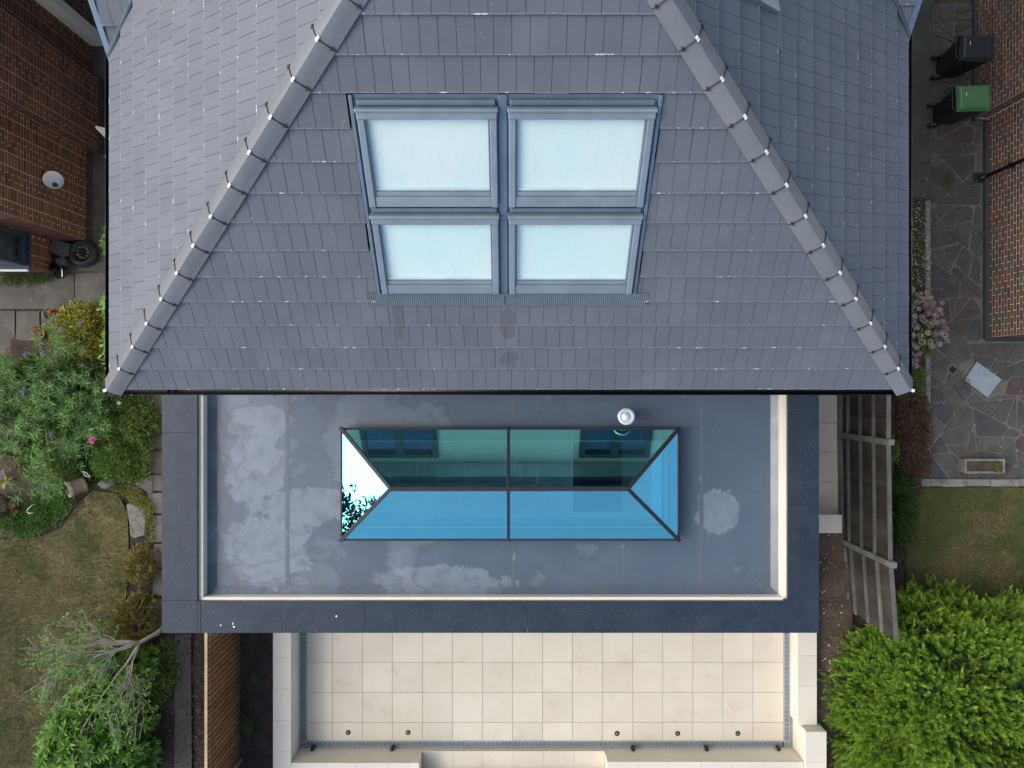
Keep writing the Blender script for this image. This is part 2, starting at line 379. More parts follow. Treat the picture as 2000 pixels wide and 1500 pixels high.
M['terracotta'] = pmat('old_clay', (.20, .15, .105), (.27, .215, .155), 4, .85, .4, 60, .05, .2, 0, .25)
M['clay_rim'] = pmat('clay_rim', (.42, .38, .31), (.52, .47, .39), 4, .85, .3, 60, .05, .2, 0, .2)
M['bark'] = pmat('bark', (.155, .125, .10), (.23, .19, .155), 8, .95, .6, 60, .1, .2, 0, .3)
M['twig'] = pmat('pale_twig', (.33, .28, .225), (.45, .39, .32), 8, .9, .4, 60, .1, .2, 0, .25)
M['petal_pink'] = leafmat('petal_pink', [(.75, .12, .38), (.85, .28, .52)], .6, .3)
M['petal_red'] = leafmat('petal_red', [(.55, .02, .02), (.7, .05, .05)], .6, .2)
M['petal_coral'] = leafmat('petal_coral', [(.45, .12, .07), (.55, .22, .12), (.4, .03, .04)], .6, .2)
M['petal_white'] = leafmat('petal_white', [(.8, .8, .74), (.7, .7, .62)], .6, .2)
M['petal_purple'] = leafmat('petal_purple', [(.24, .17, .36), (.32, .24, .44), (.18, .13, .28)], .6, .2)
M['petal_orange'] = leafmat('petal_orange', [(.55, .25, .10), (.42, .18, .10)], .6, .2)
M['hyd'] = leafmat('hydrangea_petal', [(.42, .38, .24), (.46, .36, .30), (.36, .22, .26), (.44, .42, .26)], .7, .2, .2)
M['hyd_mauve'] = leafmat('hydrangea_mauve', [(.36, .23, .25), (.32, .21, .27), (.42, .31, .29)], .7, .2, .2)
M['euonymus'] = leafmat('variegated_leaf', [(0.062, 0.106, 0.022), (0.550, 0.463, 0.050), (0.163, 0.200, 0.033), (0.650, 0.537, 0.066), (0.112, 0.163, 0.028), (0.413, 0.375, 0.055)], .45)
M['fatsia'] = leafmat('glossy_leaf', [(.10, .24, .035), (.16, .34, .05), (.22, .40, .07), (.07, .17, .03)], .38, .25, .5)
M['buddleia'] = leafmat('grey_green_leaf', [(.10, .21, .045), (.16, .30, .075), (.07, .16, .028), (.26, .38, .15), (.13, .26, .055)], .65)
M['buddleia_low'] = leafmat('green_leaf_mid', [(.065, .16, .022), (.13, .26, .035), (.04, .105, .018), (.20, .33, .05)], .5)
M['ground_leaf'] = leafmat('ground_leaf', [(.06, .13, .022), (.11, .20, .035), (.17, .26, .05), (.03, .07, .014), (.24, .28, .065)], .55)
M['ground_yellow'] = leafmat('ground_leaf_yellow', [(0.182, 0.195, 0.033), (0.286, 0.273, 0.050), (0.104, 0.143, 0.028)], .55)
M['laurel'] = leafmat('laurel_leaf', [(.10, .24, .028), (.18, .36, .042), (.26, .45, .06), (.07, .17, .022)], .36, .25, .5)
M['tuft'] = leafmat('fresh_leaf', [(0.110, 0.231, 0.040), (0.165, 0.315, 0.050), (0.220, 0.357, 0.060), (0.066, 0.158, 0.040)], .5)
M['bronze'] = leafmat('bronze_leaf', [(0.135, 0.156, 0.026), (0.203, 0.188, 0.036), (0.095, 0.125, 0.024), (0.284, 0.188, 0.042), (0.216, 0.112, 0.036)], .45)
def conifer_mat():
    b = NB('conifer_spray')
    at = b.n('ShaderNodeAttribute'); at.attribute_name = 'tip'
    old = b.ramp(b.rand(), [(0, (.085, .185, .026)), (.5, (.12, .235, .03)), (1, (.155, .27, .042))])
    new = b.ramp(b.rand(), [(0, (.29, .46, .05)), (.5, (.38, .55, .065)), (1, (.50, .64, .10))])      # yellower young growth, plus shade towards plume bases painted into the colour
    col = b.mix(b.step(at.outputs['Fac'], .15, .95), old, new)
    col = b.bright(col, b.math('ADD', b.math('MULTIPLY', b.noise(1.8, 4), .8), .6))
    p = b.pbr(col, .6, 0, .2); t = b.n('ShaderNodeBsdfTranslucent'); b.t.links.new(col, t.inputs[0])
    m = b.n('ShaderNodeMixShader'); m.inputs[0].default_value = .25
    b.t.links.new(p.outputs[0], m.inputs[1]); b.t.links.new(t.outputs[0], m.inputs[2]); b.t.links.new(m.outputs[0], b.out.inputs[0]); return b.m
M['conifer'] = conifer_mat()
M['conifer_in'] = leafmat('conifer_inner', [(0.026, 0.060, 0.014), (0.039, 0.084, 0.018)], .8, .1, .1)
M['dead'] = leafmat('dead_leaf', [(0.048, 0.025, 0.015), (0.090, 0.048, 0.026), (0.168, 0.098, 0.055), (0.026, 0.018, 0.014), (0.228, 0.149, 0.094)], .7, .1, .2)
M['litter'] = leafmat('leaf_litter', [(.15, .115, .075), (.085, .06, .04), (.22, .185, .13), (.05, .037, .027)], .8, .1, .2)
M['chips'] = leafmat('pale_chips', [(.45, .42, .37), (.6, .58, .54), (.3, .27, .23)], .8, 0, .2)
def grass_mat(name, green, dry, scale, lo, hi):
    b = NB(name); r_ = b.rand()
    g_ = b.ramp(r_, [(i/(len(green)-1), c) for i, c in enumerate(green)]); d_ = b.ramp(r_, [(i/(len(dry)-1), c) for i, c in enumerate(dry)])
    col = b.mix(b.step(b.noise(scale, 6, .62), lo, hi), g_, d_)
    col = b.bright(col, b.math('ADD', b.math('MULTIPLY', b.noise(5.0, 4), .8), .6))
    b.pbr(col, .8, 0, .15); return b.m
M['grass'] = grass_mat('grass_dry', [(.11, .125, .04), (.16, .165, .055), (.09, .11, .032)], [(.27, .215, .105), (.35, .28, .155), (.20, .165, .075)], .8, .40, .66)
M['lawn_green'] = grass_mat('grass_lush', [(.075, .11, .026), (.115, .145, .038), (.055, .085, .02)], [(.20, .155, .075), (.26, .19, .11), (.14, .13, .05)], 1.0, .43, .60)
M['grass_green'] = leafmat('grass_green', [(0.070, 0.109, 0.025), (0.115, 0.147, 0.036), (0.150, 0.152, 0.050), (0.055, 0.085, 0.020)], .7, .2, .2)
M['blade'] = leafmat('long_grass', [(.075, .17, .04), (.12, .24, .06), (.17, .28, .09)], .5)
M['bark_dark'] = pmat('dark_bark', (.05, .042, .034), (.08, .066, .05), 8, .95, .5, 60, .1, .2, 0, .3)

# ---------------------------------------------------------------- the ground
def sheet(name, poly, z, mat, kind='structure', amp=0.0, res=None, label=None, cat=None, thick=.12):
    if amp == 0:
        o = MB().prism(poly, z-thick, z).build(name, mat)
    else:
        bm = bmesh.new(); vs = [bm.verts.new((p[0], p[1], z)) for p in poly]; bm.faces.new(vs)
        x0 = min(p[0] for p in poly); x1 = max(p[0] for p in poly); y0 = min(p[1] for p in poly); y1 = max(p[1] for p in poly)
        for i in range(1, int((x1-x0)/res)+1):
            bmesh.ops.bisect_plane(bm, geom=bm.verts[:]+bm.edges[:]+bm.faces[:], plane_co=(x0+i*res, 0, 0), plane_no=(1, 0, 0))
        for i in range(1, int((y1-y0)/res)+1):
            bmesh.ops.bisect_plane(bm, geom=bm.verts[:]+bm.edges[:]+bm.faces[:], plane_co=(0, y0+i*res, 0), plane_no=(0, 1, 0))
        for v in bm.verts:
            from mathutils import noise as mn
            edge = v.is_boundary
            v.co.z += 0 if edge else amp*(mn.noise(v.co*2.2)+.6*mn.noise(v.co*6.1)+.4*mn.noise(v.co*15))
        me = bpy.data.meshes.new(name); bm.to_mesh(me); bm.free()
        me.polygons.foreach_set('use_smooth', [True]*len(me.polygons))
        o = link(name, me, mat)
    return tag(o, label, cat, None, kind)
sheet('ground', [(-60, -60), (60, -60), (60, 60), (-60, 60)], -.05, M['soil_brown'], thick=.4)
def wpoly(pts, z): return [W(x, y, z)[:2] for x, y in pts]
def ccw(p):
    a = sum(p[i][0]*p[(i+1) % len(p)][1]-p[(i+1) % len(p)][0]*p[i][1] for i in range(len(p)))
    return p if a > 0 else p[::-1]
# neighbour's yard and lawn on the west side
concrete = sheet('yard', ccw(wpoly([(-260, 575), (-260, -90), (262, -90), (262, 575)], 0)), -.004, M['concrete'])
for (a, b_, c, d) in ((-250, 146, 533, 604), (147, 262, 533, 606), (150, 262, 300, 530), (-250, 30, 607, 700), (33, 78, 608, 665), (81, 118, 609, 660)):
    p = ccw(wpoly([(a, c), (b_, c), (b_, d), (a, d)], 0))
    MB().prism(p, -.03, .016+.004*random.random(), inset=.004).build('paving_slab', M['slab'], concrete)
sheet('flower_bed', ccw(wpoly([(-260, 640), (300, 640), (300, 940), (262, 985), (232, 962), (180, 955), (150, 985), (120, 1030), (75, 1046), (0, 1052), (-260, 1060)], 0)), .012, M['soil_brown'], amp=.03, res=.25)
lawn_w = ccw(wpoly([(-260, 1060), (0, 1054), (76, 1048), (122, 1030), (152, 985), (182, 957), (230, 964), (250, 1000), (253, 1100), (246, 1180), (215, 1300), (150, 1420), (140, 1640), (-260, 1640)], 0))
sheet('lawn', lawn_w, .02, M['lawn_base'], amp=.012, res=.3)
sheet('side_bed', ccw(wpoly([(254, 985), (300, 945), (316, 945), (316, 1240), (420, 1240), (480, 1640), (140, 1640), (150, 1420), (216, 1300), (247, 1180), (254, 1100)], 0)), .004, M['soil'], amp=.03, res=.2)
sheet('side_path', ccw(wpoly([(345, 1238), (375, 1238), (377, 1520), (343, 1520)], 0)), .055, M['yard_dark'])
# stone path beside the extension
spath = sheet('stone_path', ccw(wpoly([(289, 764), (318, 764), (318, 1235), (296, 1235), (293, 900)], 0)), -.01, M['joint'])
ys = [764, 812, 846, 878, 925, 960, 1004, 1060, 1110, 1165, 1235]
for i in range(len(ys)-1):
    x0 = 292+random.uniform(-3, 6)+(6 if ys[i] > 990 else 0)
    MB().prism(ccw(wpoly([(x0, ys[i]+2), (318, ys[i]+2), (318, ys[i+1]-2), (x0+random.uniform(-3, 3), ys[i+1]-2)], 0)), -.05, .03+.012*random.random(), inset=.02).build('path_stone', M['slab'], spath)
# east neighbour: lawn, beds, crazy paving
lawn_e = ccw(wpoly([(1768, 1100), (1775, 1010), (1800, 952), (2260, 950), (2260, 1620), (1768, 1620)], 0))
sheet('lawn', lawn_e, .02, M['lawn_base_green'], amp=.012, res=.3)
sheet('shrub_bed', ccw(wpoly([(1748, 388), (1806, 388), (1806, 900), (1790, 952), (1768, 1020), (1764, 1180), (1748, 1180)], 0)), .03, M['soil'], amp=.03, res=.2)

# crazy paving built stone by stone
def clip(poly, px, py, nx, ny):
    out = []
    for i in range(len(poly)):
        a, b = poly[i], poly[(i+1) % len(poly)]
        da = (a[0]-px)*nx+(a[1]-py)*ny; db = (b[0]-px)*nx+(b[1]-py)*ny
        if da <= 0: out.append(a)
        if da*db < 0:
            t = da/(da-db); out.append((a[0]+(b[0]-a[0])*t, a[1]+(b[1]-a[1])*t))
    return out
def shrink(poly, d):
    out = list(poly); n = len(poly)
    for i in range(n):
        a, b = poly[i], poly[(i+1) % n]; L = math.hypot(b[0]-a[0], b[1]-a[1])
        if L < 1e-6: continue
        nx, ny = (b[1]-a[1])/L, -(b[0]-a[0])/L
        dd = d*random.choice((.45, .7, 1.0, 1.5, 2.1))
        out = clip(out, a[0]-nx*dd, a[1]-ny*dd, nx, ny)
        if len(out) < 3: return None
    return out
PX0, PX1, PXE = WX(1816, 0), 9.37, 12.2
PY0, PYC, PY1 = WY(938, 0), WY(666, 0), 7.6
sheet('side_yard', ccw(wpoly([(1740, -120), (1822, -120), (1822, 390), (1740, 390)], 0)), .016, M['yard_dark'])
crazy = sheet('crazy_paving', [(PX0, PY0), (PXE, PY0), (PXE, PYC), (PX1+.1, PYC), (PX1+.1, PY1), (PX0, PY1)], .0, M['joint'])
def area(p): return abs(sum(p[k][0]*p[(k+1) % len(p)][1]-p[(k+1) % len(p)][0]*p[k][1] for k in range(len(p))))/2
pieces = []
def split(poly, lim):
    if area(poly) < lim: pieces.append(poly); return
    cx = sum(p[0] for p in poly)/len(poly); cy = sum(p[1] for p in poly)/len(poly)
    far = max(((p[0]-q[0])**2+(p[1]-q[1])**2, p, q) for p in poly for q in poly)
    dx, dy = far[2][0]-far[1][0], far[2][1]-far[1][1]; L = math.hypot(dx, dy)
    an = math.atan2(dy, dx)+random.gauss(0, .5); t = random.gauss(0, .11)*L
    px, py = cx+dx/L*t, cy+dy/L*t; nx, ny = math.cos(an), math.sin(an)
    for sg in (1, -1):
        q = clip(poly, px, py, nx*sg, ny*sg)
        if len(q) >= 3: split(q, random.uniform(.09, .30))
split([(PX0, PY0), (PXE, PY0), (PXE, PYC-.03), (PX0, PYC-.03)], .2)
split([(PX0, PYC-.0301), (PX1, PYC-.0301), (PX1, PY1), (PX0, PY1)], .2)
mh = [W(x, y, 0)[:2] for x, y in ((1906, 706), (1955, 741), (1927, 777), (1881, 742))]
mcx = sum(p[0] for p in mh)/4; mcy = sum(p[1] for p in mh)/4
nst = 0
for poly in pieces:
    for _one in (0,):
        poly = shrink(poly, .013)
        if not poly or len(poly) < 3: continue
        ar = abs(sum(poly[k][0]*poly[(k+1) % len(poly)][1]-poly[(k+1) % len(poly)][0]*poly[k][1] for k in range(len(poly))))/2
        if ar < .012: continue
        ux, uy = sum(p[0] for p in poly)/len(poly), sum(p[1] for p in poly)/len(poly)
        if math.hypot(ux-mcx, uy-mcy) < .33: continue
        q = []; n_ = len(poly)                                   # knock the corners off
        for k in range(n_):
            a, p, b = poly[k-1], poly[k], poly[(k+1) % n_]
            la, lb = math.hypot(a[0]-p[0], a[1]-p[1]), math.hypot(b[0]-p[0], b[1]-p[1])
            ta, tb = min(.3, random.uniform(.015, .06)/max(la, .01)), min(.3, random.uniform(.015, .06)/max(lb, .01))
            q.append((p[0]+(a[0]-p[0])*ta, p[1]+(a[1]-p[1])*ta)); q.append((p[0]+(b[0]-p[0])*tb, p[1]+(b[1]-p[1])*tb))
        o = MB().prism(q, -.05, .012+.012*random.random(), inset=.03).build('paving_stone', M['crazy'], crazy); nst += 1
# kerb of the bed
kerb = empty('bed_kerb', (WX(1810, 0), 0, 0), 'pale concrete kerb edging the narrow bed beside the crazy paving', 'kerb')
y = 392
while y < 905:
    L = random.uniform(52, 92)
    MB().box(WX(1805, 0), WX(1815, 0), WY(min(y+L, 905)-1, 0), WY(y, 0), -.05, .06).build('kerb_stone', M['stone'], kerb, bevel=.008)
    y += L
# low edging wall between crazy paving and lawn
ew = empty('edging_wall', (WX(1900, 0), WY(943, 0), 0), 'low lichened stone edging between crazy paving and the lawn', 'edging')
x = 1798
for L in (20, 20, 44, 52, 56, 60, 62, 60):
    MB().box(WX(x, .05), WX(x+L-1, .05), WY(950+random.uniform(-1, 1), .05), WY(935+random.uniform(-1, 1), .05), -.05, .075+.015*random.random()).build('edging_stone', M['stone'], ew, bevel=.01)
    x += L
mo = empty('manhole_cover', (mcx, mcy, 0), 'square galvanised inspection cover set diagonally in the crazy paving', 'manhole cover')
def scaled(poly, s):
    cx = sum(p[0] for p in poly)/len(poly); cy = sum(p[1] for p in poly)/len(poly)
    return [(cx+(p[0]-cx)*s, cy+(p[1]-cy)*s) for p in poly]
MB().prism(ccw(scaled(mh, 1.30)), -.04, .018).build('concrete_surround', M['joint'], mo)
MB().prism(ccw(scaled(mh, 1.04)), -.04, .024).build('rim', M['dark'], mo)
MB().prism(ccw(mh), -.04, .032, inset=.012).build('lid', M['manhole'], mo)
tr = MB()
e1 = Vector((mh[1][0]-mh[0][0], mh[1][1]-mh[0][1], 0)); e2 = Vector((mh[3][0]-mh[0][0], mh[3][1]-mh[0][1], 0)); O = Vector((*mh[0], .0315))
for i in range(14):
    for j in range(14):
        c0 = O+e1*((i+.7)/14.4)+e2*((j+.7)/14.4)
        d = e1.normalized() if (i+j) % 2 else e2.normalized(); e = Vector((-d.y, d.x, 0))
        tr.add([tuple(c0-d*.012), tuple(c0+e*.004+Vector((0, 0, .003))), tuple(c0+d*.012), tuple(c0-e*.004+Vector((0, 0, .003)))], [(0, 3, 2, 1)])
tag(tr.build('tread_pattern', M['manhole'], mo), kind='stuff')
dg = empty('drain_grate', W(1858, 721, 0), 'small square black drain grate beside the diagonal inspection cover', 'drain')
gp = ccw([W(x, y, 0)[:2] for x, y in ((1858, 713), (1868, 722), (1860, 731), (1850, 722))])
MB().prism(scaled(gp, 1.22), -.03, .026).build('surround', M['stone'], dg)
MB().prism(gp, -.03, .030).build('grate', M['dark'], dg)

# ---------------------------------------------------------------- patio
PG = .011
patio = sheet('patio', [(-4.30, -9.2), (6.05, -9.2), (6.05, -3.5), (-4.30, -3.5)], -.012, M['grout'], thick=.2)
xl = [-4.10]+[.01+.6*k for k in range(-6, 10)]
xl = [x for x in xl if x > -4.11]; xl = sorted(set([-4.10]+[x for x in xl if x > -4.0]))+[]
xl = [x for x in xl if x < 5.3]+[5.425]
yl = [-3.6, -4.36, -4.957, -5.557, -6.157, -6.757, -7.125]
g = .0035
for i in range(len(xl)-1):
    for j in range(len(yl)-1):
        MB().box(xl[i]+g, xl[i+1]-g, yl[j+1]+g, yl[j]-g, -.02, .0+.0012*random.random()).build('paving_tile', M['porcelain'], patio)
# side passage tiles
for (a, b_) in ((740, 767.5), (768.5, 825.2), (826.2, 882.5), (883.5, 940.7), (941.7, 1003)):
    MB().box(6.0, 6.51, WY(b_, 0), WY(a, 0), -.02, .0015*random.random()).build('paving_tile', M['porcelain'], patio)
tag(MB().box(5.7, 6.53, -2.57, .6, -.1, -.014).build('side_passage', M['grout']), kind='structure')
# channel drains
dr = empty('channel_drain', (-4.15, -7.18, 0), 'galvanised slotted channel drain running round the edge of the pale patio', 'drain')
def channel(x0, x1, y0, y1):
    MB().box(x0, x1, y0, y1, -.05, -.006).build('trough', M['dark'], dr)
    g = MB(); lx = (x1-x0) > (y1-y0)
    if lx:
        g.box(x0, x1, y0, y0+.012, -.006, .002); g.box(x0, x1, y1-.012, y1, -.006, .002)
        n = int((x1-x0)/.026)
        for i in range(n): g.box(x0+i*.026, x0+i*.026+.0125, y0+.012, y1-.012, -.004, .0015)
    else:
        g.box(x0, x0+.012, y0, y1, -.006, .002); g.box(x1-.012, x1, y0, y1, -.006, .002)
        n = int((y1-y0)/.026)
        for i in range(n): g.box(x0+.012, x1-.012, y0+i*.026, y0+i*.026+.0125, -.004, .0015)
    tag(g.build('grating', M['galv'], dr), kind='stuff')
channel(-4.225, -4.105, -7.13, -3.6); channel(5.43, 5.545, -7.13, -3.6); channel(-4.105, 5.43, -7.245, -7.13)
for cx0, cx1 in ((-4.225, -4.107), (5.432, 5.545)):
    g2 = MB().box(cx0, cx1, -7.247, -7.132, -.05, -.001); o = g2.build('corner_plate', M['galv'], dr)
    MB().lathe([(.04, .0), (.04, .003), (.028, .003), (.028, .0)], ((cx0+cx1)/2, -7.19, 0), 16).build('corner_ring', M['dark'], dr)
# deck lights in the bottom row of tiles
for n, px in enumerate((680, 797, 1205, 1323.5, 1441)):
    t = empty('floor_light', W(px, 1432, 0), '%s small round black light set in the front row of patio tiles' % ('leftmost', 'second from left', 'middle', 'second from right', 'rightmost')[n], 'light', 'round lights in the patio')
    l = W(px, 1430.5+(n > 1)*2, 0)
    MB().lathe([(.05, 0), (.05, .006), (.042, .012), (.026, .012)], l, 20).build('bezel', M['black_pvc'], t, smooth=True)
    MB().lathe([(.026, .009), (.018, .014), (0.0005, .016)], l, 16).build('lens', M['lens'], t, smooth=True)
# low walls round the patio
def wall(name, label, x0, x1, y0, y1, h, faces, tiles, along='y', over=.006):
    t = empty(name, ((x0+x1)/2, (y0+y1)/2, 0), label, 'garden wall')
    MB().box(x0, x1, y0, y1, -.02, h-.02).build('wall_body', M['render_cream'], t)
    a, b_ = (y0, y1) if along == 'y' else (x0, x1)
    cuts = [a]+sorted(v for v in tiles if a < v < b_)+[b_]
    for p, q in zip(cuts[:-1], cuts[1:]):
        if along == 'y': MB().box(x0-over, x1+over, p+.002, q-.002, h-.02, h).build('coping_slab', M['porcelain_light'], t)
        else: MB().box(p+.002, q-.002, y0-over, y1+over, h-.02, h).build('coping_slab', M['porcelain_light'], t)
    return t
wall('patio_wall', 'cream wall with pale tile coping along the slatted fence side of the patio', -4.57, -4.24, -9.0, -3.5, .6, '', [-4.36-.6*k+.32 for k in range(0, 9)])
t = wall('patio_wall', 'cream wall with pale coping between the fence side and the patio steps', -4.23, -1.78, -7.75, -7.262, .6, '', [-3.56, -2.98, -2.38, -1.98], 'x')
wall('patio_wall', 'cream wall with pale coping between the patio steps and the conifer side', 1.83, 5.60, -7.75, -7.262, .56, '', [2.42, 3.02, 3.62, 4.22, 4.82], 'x')
wall('patio_wall', 'lower cream wall with pale coping on the conifer side of the patio', 5.555, 5.905, -6.62, -3.5, .42, '', [-5.86, -5.27, -4.68, -4.1])
wall('wall_pier', 'taller cream pier with tiled top at the conifer corner of the patio', 5.61, 5.99, -9.0, -6.63, .66, '', [-7.21, -7.8])
wall('passage_wall', 'short cream wall with two pale coping tiles closing the side passage', 5.9, 6.40, -2.885, -2.545, .42, '', [6.09], 'x')
st = empty('patio_steps', (0, -7.5, 0), 'pale tiled steps leading up from the patio between two cream walls', 'steps')
for k, (y0, y1, z) in enumerate(((-7.60, -7.262, .16), (-7.95, -7.61, .32), (-9.0, -7.96, .48))):
    MB().box(-1.775, 1.825, y0, y1+.005, -.02, z-.02).build('riser', M['render_cream'], st)
    for i in range(6):
        MB().box(-1.772+i*.6, -1.772+i*.6+.596, y0-.004, y1+.012, z-.02, z).build('tread_tile', M['porcelain'], st)
# wall spotlights (black) along the foot of the south wall
for n, px in enumerate((612, 767, 1235, 1378, 1518)):
    x, y_, z_ = W(px, 1459, .05)
    t = empty('wall_light', (x, -7.26, .1), '%s little black spotlight at the foot of the low wall' % ('leftmost', 'second from left', 'middle', 'second from right', 'rightmost')[n], 'light', 'black wall lights')
    MB().lathe([(.0005, .05), (.036, .05), (.040, -.01), (.040, -.05), (.0005, -.05)], (x, -7.222, .1), 14).build('housing', M['black_pvc'], t, smooth=True)
    MB().box(x-.012, x+.012, -7.262, -7.24, .08, .12).build('bracket', M['black_pvc'], t)
# raised soil strips either side of the patio
sheet('planting_strip', [(-5.30, -9.2), (-4.575, -9.2), (-4.575, -3.7), (-5.30, -3.7)], .36, M['soil'], amp=.025, res=.1, thick=.5)
sheet('planting_strip', [(6.0, -9.2), (6.95, -9.2), (6.62, -2.9), (5.91, -2.9), (5.915, -6.6), (6.0, -6.62)], .2, M['soil_brown'], amp=.03, res=.1, thick=.5)
sheet('garden_terrace', [(-4.24, -14), (5.6, -14), (5.6, -9.0), (-4.24, -9.0)], .45, M['lawn_base'], thick=.6)

# ---------------------------------------------------------------- the house
house = empty('house', (0, 3, 0), 'hipped grey slate-tiled house with a glazed flat-roofed rear extension', 'house')
ZE = 5.3; Y0 = -.04; XW, XE = -5.08, 5.0
TF, TS = .897, .82                                    # slope of the rear face and of the side faces
GA = .338
class Slope:
    def __init__(s, O, U, up, tan):
        a = math.atan(tan); s.O = Vector(O); s.U = Vector(U); s.V = Vector(up)*math.cos(a)+Vector((0, 0, 1))*math.sin(a)
        s.N = s.U.cross(s.V).normalized()
        if s.N.z < 0: s.N = -s.N
        s.Mx = Matrix((( s.U.x, s.V.x, s.N.x, 0), (s.U.y, s.V.y, s.N.y, 0), (s.U.z, s.V.z, s.N.z, 0), (0, 0, 0, 1)))
    def p(s, u, v, n=0): return s.O+s.U*u+s.V*v+s.N*n
front = Slope((0, Y0, ZE), (1, 0, 0), (0, 1, 0), TF)
west = Slope((XW, 0, ZE), (0, -1, 0), (1, 0, 0), TS)          # u = -Y
east = Slope((XE, 0, ZE), (0, 1, 0), (-1, 0, 0), TS)          # u = Y
apex_dz = (XE-XW)/2*TS
def zf(y): return ZE+(y-Y0)*TF
AX = (XE+XW)/2; AZ = ZE+apex_dz; AY = Y0+apex_dz/TF
TW, TL, TT = .326, .372, .026
def tile_mesh():
    w = TW-.004; h = w/2; gk = .0025; gd = .006; lip = .011
    prof = [(0, 0), (h-gk, 0), (h-gk, -gd), (h+gk, -gd), (h+gk, 0), (w, 0)]
    m = MB(); 
    nz = lambda v: .044-.034*v/TL
    def ring(v): return [(u, v, nz(v)+d) for u, d in prof]+[(w, v, nz(v)-TT), (0, v, nz(v)-TT)]
    n = 8; vs = ring(0)+ring(lip)+ring(TL)
    fs = []; mi = []
    for r in range(2):
        for k in range(n):
            fs.append((r*n+k, r*n+(k+1) % n, (r+1)*n+(k+1) % n, (r+1)*n+k)); mi.append(1 if r == 0 else 0)
    fs.append(tuple(range(n))[::-1]); mi.append(1); fs.append(tuple(range(2*n, 3*n))); mi.append(0)
    m.v = vs; m.f = fs; m.m = mi
    return m
TMB = tile_mesh(); TME = TMB.mesh('roof_tile'); TME.materials.append(M['tile']); TME.materials.append(M['lip'])
WIN = dict(u0=-1.535, u1=1.415)
hipW = (Vector((XW, Y0, 0)), Vector((1/TS, 1/TF, 0)).normalized())
hipE = (Vector((XE, Y0, 0)), Vector((-1/TS, 1/TF, 0)).normalized())
def hip_plane(h, keep_pt):              # vertical plane, normal pointing away from keep_pt
    p, d = h; n = Vector((-d.y, d.x, 0))
    if (Vector(keep_pt)-p).dot(n) > 0: n = -n
    return p, n
roof_tiles = []      # (matrix, mesh or None, screen size)
def add_tiles(S, u_min, u_max, rows, planes, holes=(), seed=0):
    rr = random.Random(seed)
    for k in rows:
        off = ((k*5) % 4)*TW/4*.5+ (TW/4 if k % 2 else 0)
        j0 = int(math.floor((u_min-off)/TW)); j1 = int(math.ceil((u_max-off)/TW))
        for j in range(j0, j1):
            ua = off+j*TW; v0 = k*GA
            base = S.p(ua+rr.uniform(-.001, .001), v0+rr.uniform(-.0025, .0025), 0)
            mx = Matrix.Translation(base) @ S.Mx @ Matrix.Rotation(rr.uniform(-.0025, .0025), 4, 'Z') @ Matrix.Rotation(rr.uniform(-.004, .001), 4, 'X')
            inv = mx.inverted()
            cps = []; out = False
            corners = [mx @ Vector(c) for c in ((0, 0, 0), (TW, 0, 0), (TW, TL, 0), (0, TL, 0))]
            for (pp, pn) in planes:
                ds = [(c-pp).dot(pn) for c in corners]
                if min(ds) > -.01: out = True; break
                if max(ds) > 0: cps.append((pp, pn))
            if out: continue
            todo = [cps]
            for (h0, h1, k0, k1) in holes:
                if k0 <= k <= k1 and ua+TW > h0 and ua < h1:
                    todo = []
                    if ua < h0-.02: todo.append(cps+[(S.p(h0, 0), S.U)])
                    if ua+TW > h1+.02: todo.append(cps+[(S.p(h1, 0), -S.U)])
            for cc in todo:
                me = None
                if cc:
                    bm = bmesh.new(); bm.from_mesh(TME)
                    for (pp, pn) in cc:
                        lp = inv @ Vector(pp); ln = (inv.to_3x3() @ Vector(pn)).normalized()
                        r = bmesh.ops.bisect_plane(bm, geom=bm.verts[:]+bm.edges[:]+bm.faces[:], plane_co=lp, plane_no=ln, clear_outer=True)
                        ed = [e for e in r['geom_cut'] if isinstance(e, bmesh.types.BMEdge)]
                        if ed:
                            try: bmesh.ops.edgeloop_fill(bm, edges=ed)
                            except Exception: pass
                    if len(bm.faces) < 4: bm.free(); continue
                    me = bpy.data.meshes.new('roof_tile'); bm.to_mesh(me); bm.free()
                    me.materials.append(M['tile']); me.materials.append(M['lip'])
                cen = mx @ Vector((TW/2, GA/2, 0)); d = HC-cen.z
                X, Y = cen.x/d*FPX, cen.y/d*FPX
                vis = abs(X) < 1010 and abs(Y) < 760
                view = Vector((0, 0, HC))-cen
                size = (view.normalized().dot(S.N))*FPX**2/view.length_squared*(0.6 if cc else 1)
                roof_tiles.append((mx, me, size if vis else 0))
add_tiles(front, XW, XE, range(0, 19), [hip_plane(hipW, (0, -9, 0)), hip_plane(hipE, (0, -9, 0))], [(WIN['u0'], WIN['u1'], 4, 10)], 1)
YVW, YVE = 4.2, 4.46                    # where the side gables begin
def valley(xe, sgn, yv): return Vector((xe, yv, 0)), Vector((sgn/TS, 1/.85, 0)).normalized()
vW = valley(XW, 1, YVW); vE = valley(XE, -1, YVE)
add_tiles(west, -8.0, .6, range(0, 18), [hip_plane(hipW, (-20, 5, 0)), hip_plane(vW, (-3, 0, 0))], (), 2)
EWH = (WY(36, 6.2), 8.6, 10, 13)
add_tiles(east, -.6, 8.0, range(0, 18), [hip_plane(hipE, (20, 5, 0)), hip_plane(vE, (3, 0, 0))], [(3.93, 8.6, 9, 13)], 3)
gabW = Slope((0, YVW, ZE), (1, 0, 0), (0, 1, 0), .85)
gabE = Slope((0, YVE, ZE), (1, 0, 0), (0, 1, 0), .85)
add_tiles(gabW, XW-.02, -2.5, range(0, 9), [hip_plane(vW, (-6, 8, 0)), (Vector((XW-.0, 0, 0)), Vector((-1, 0, 0)))], (), 4)
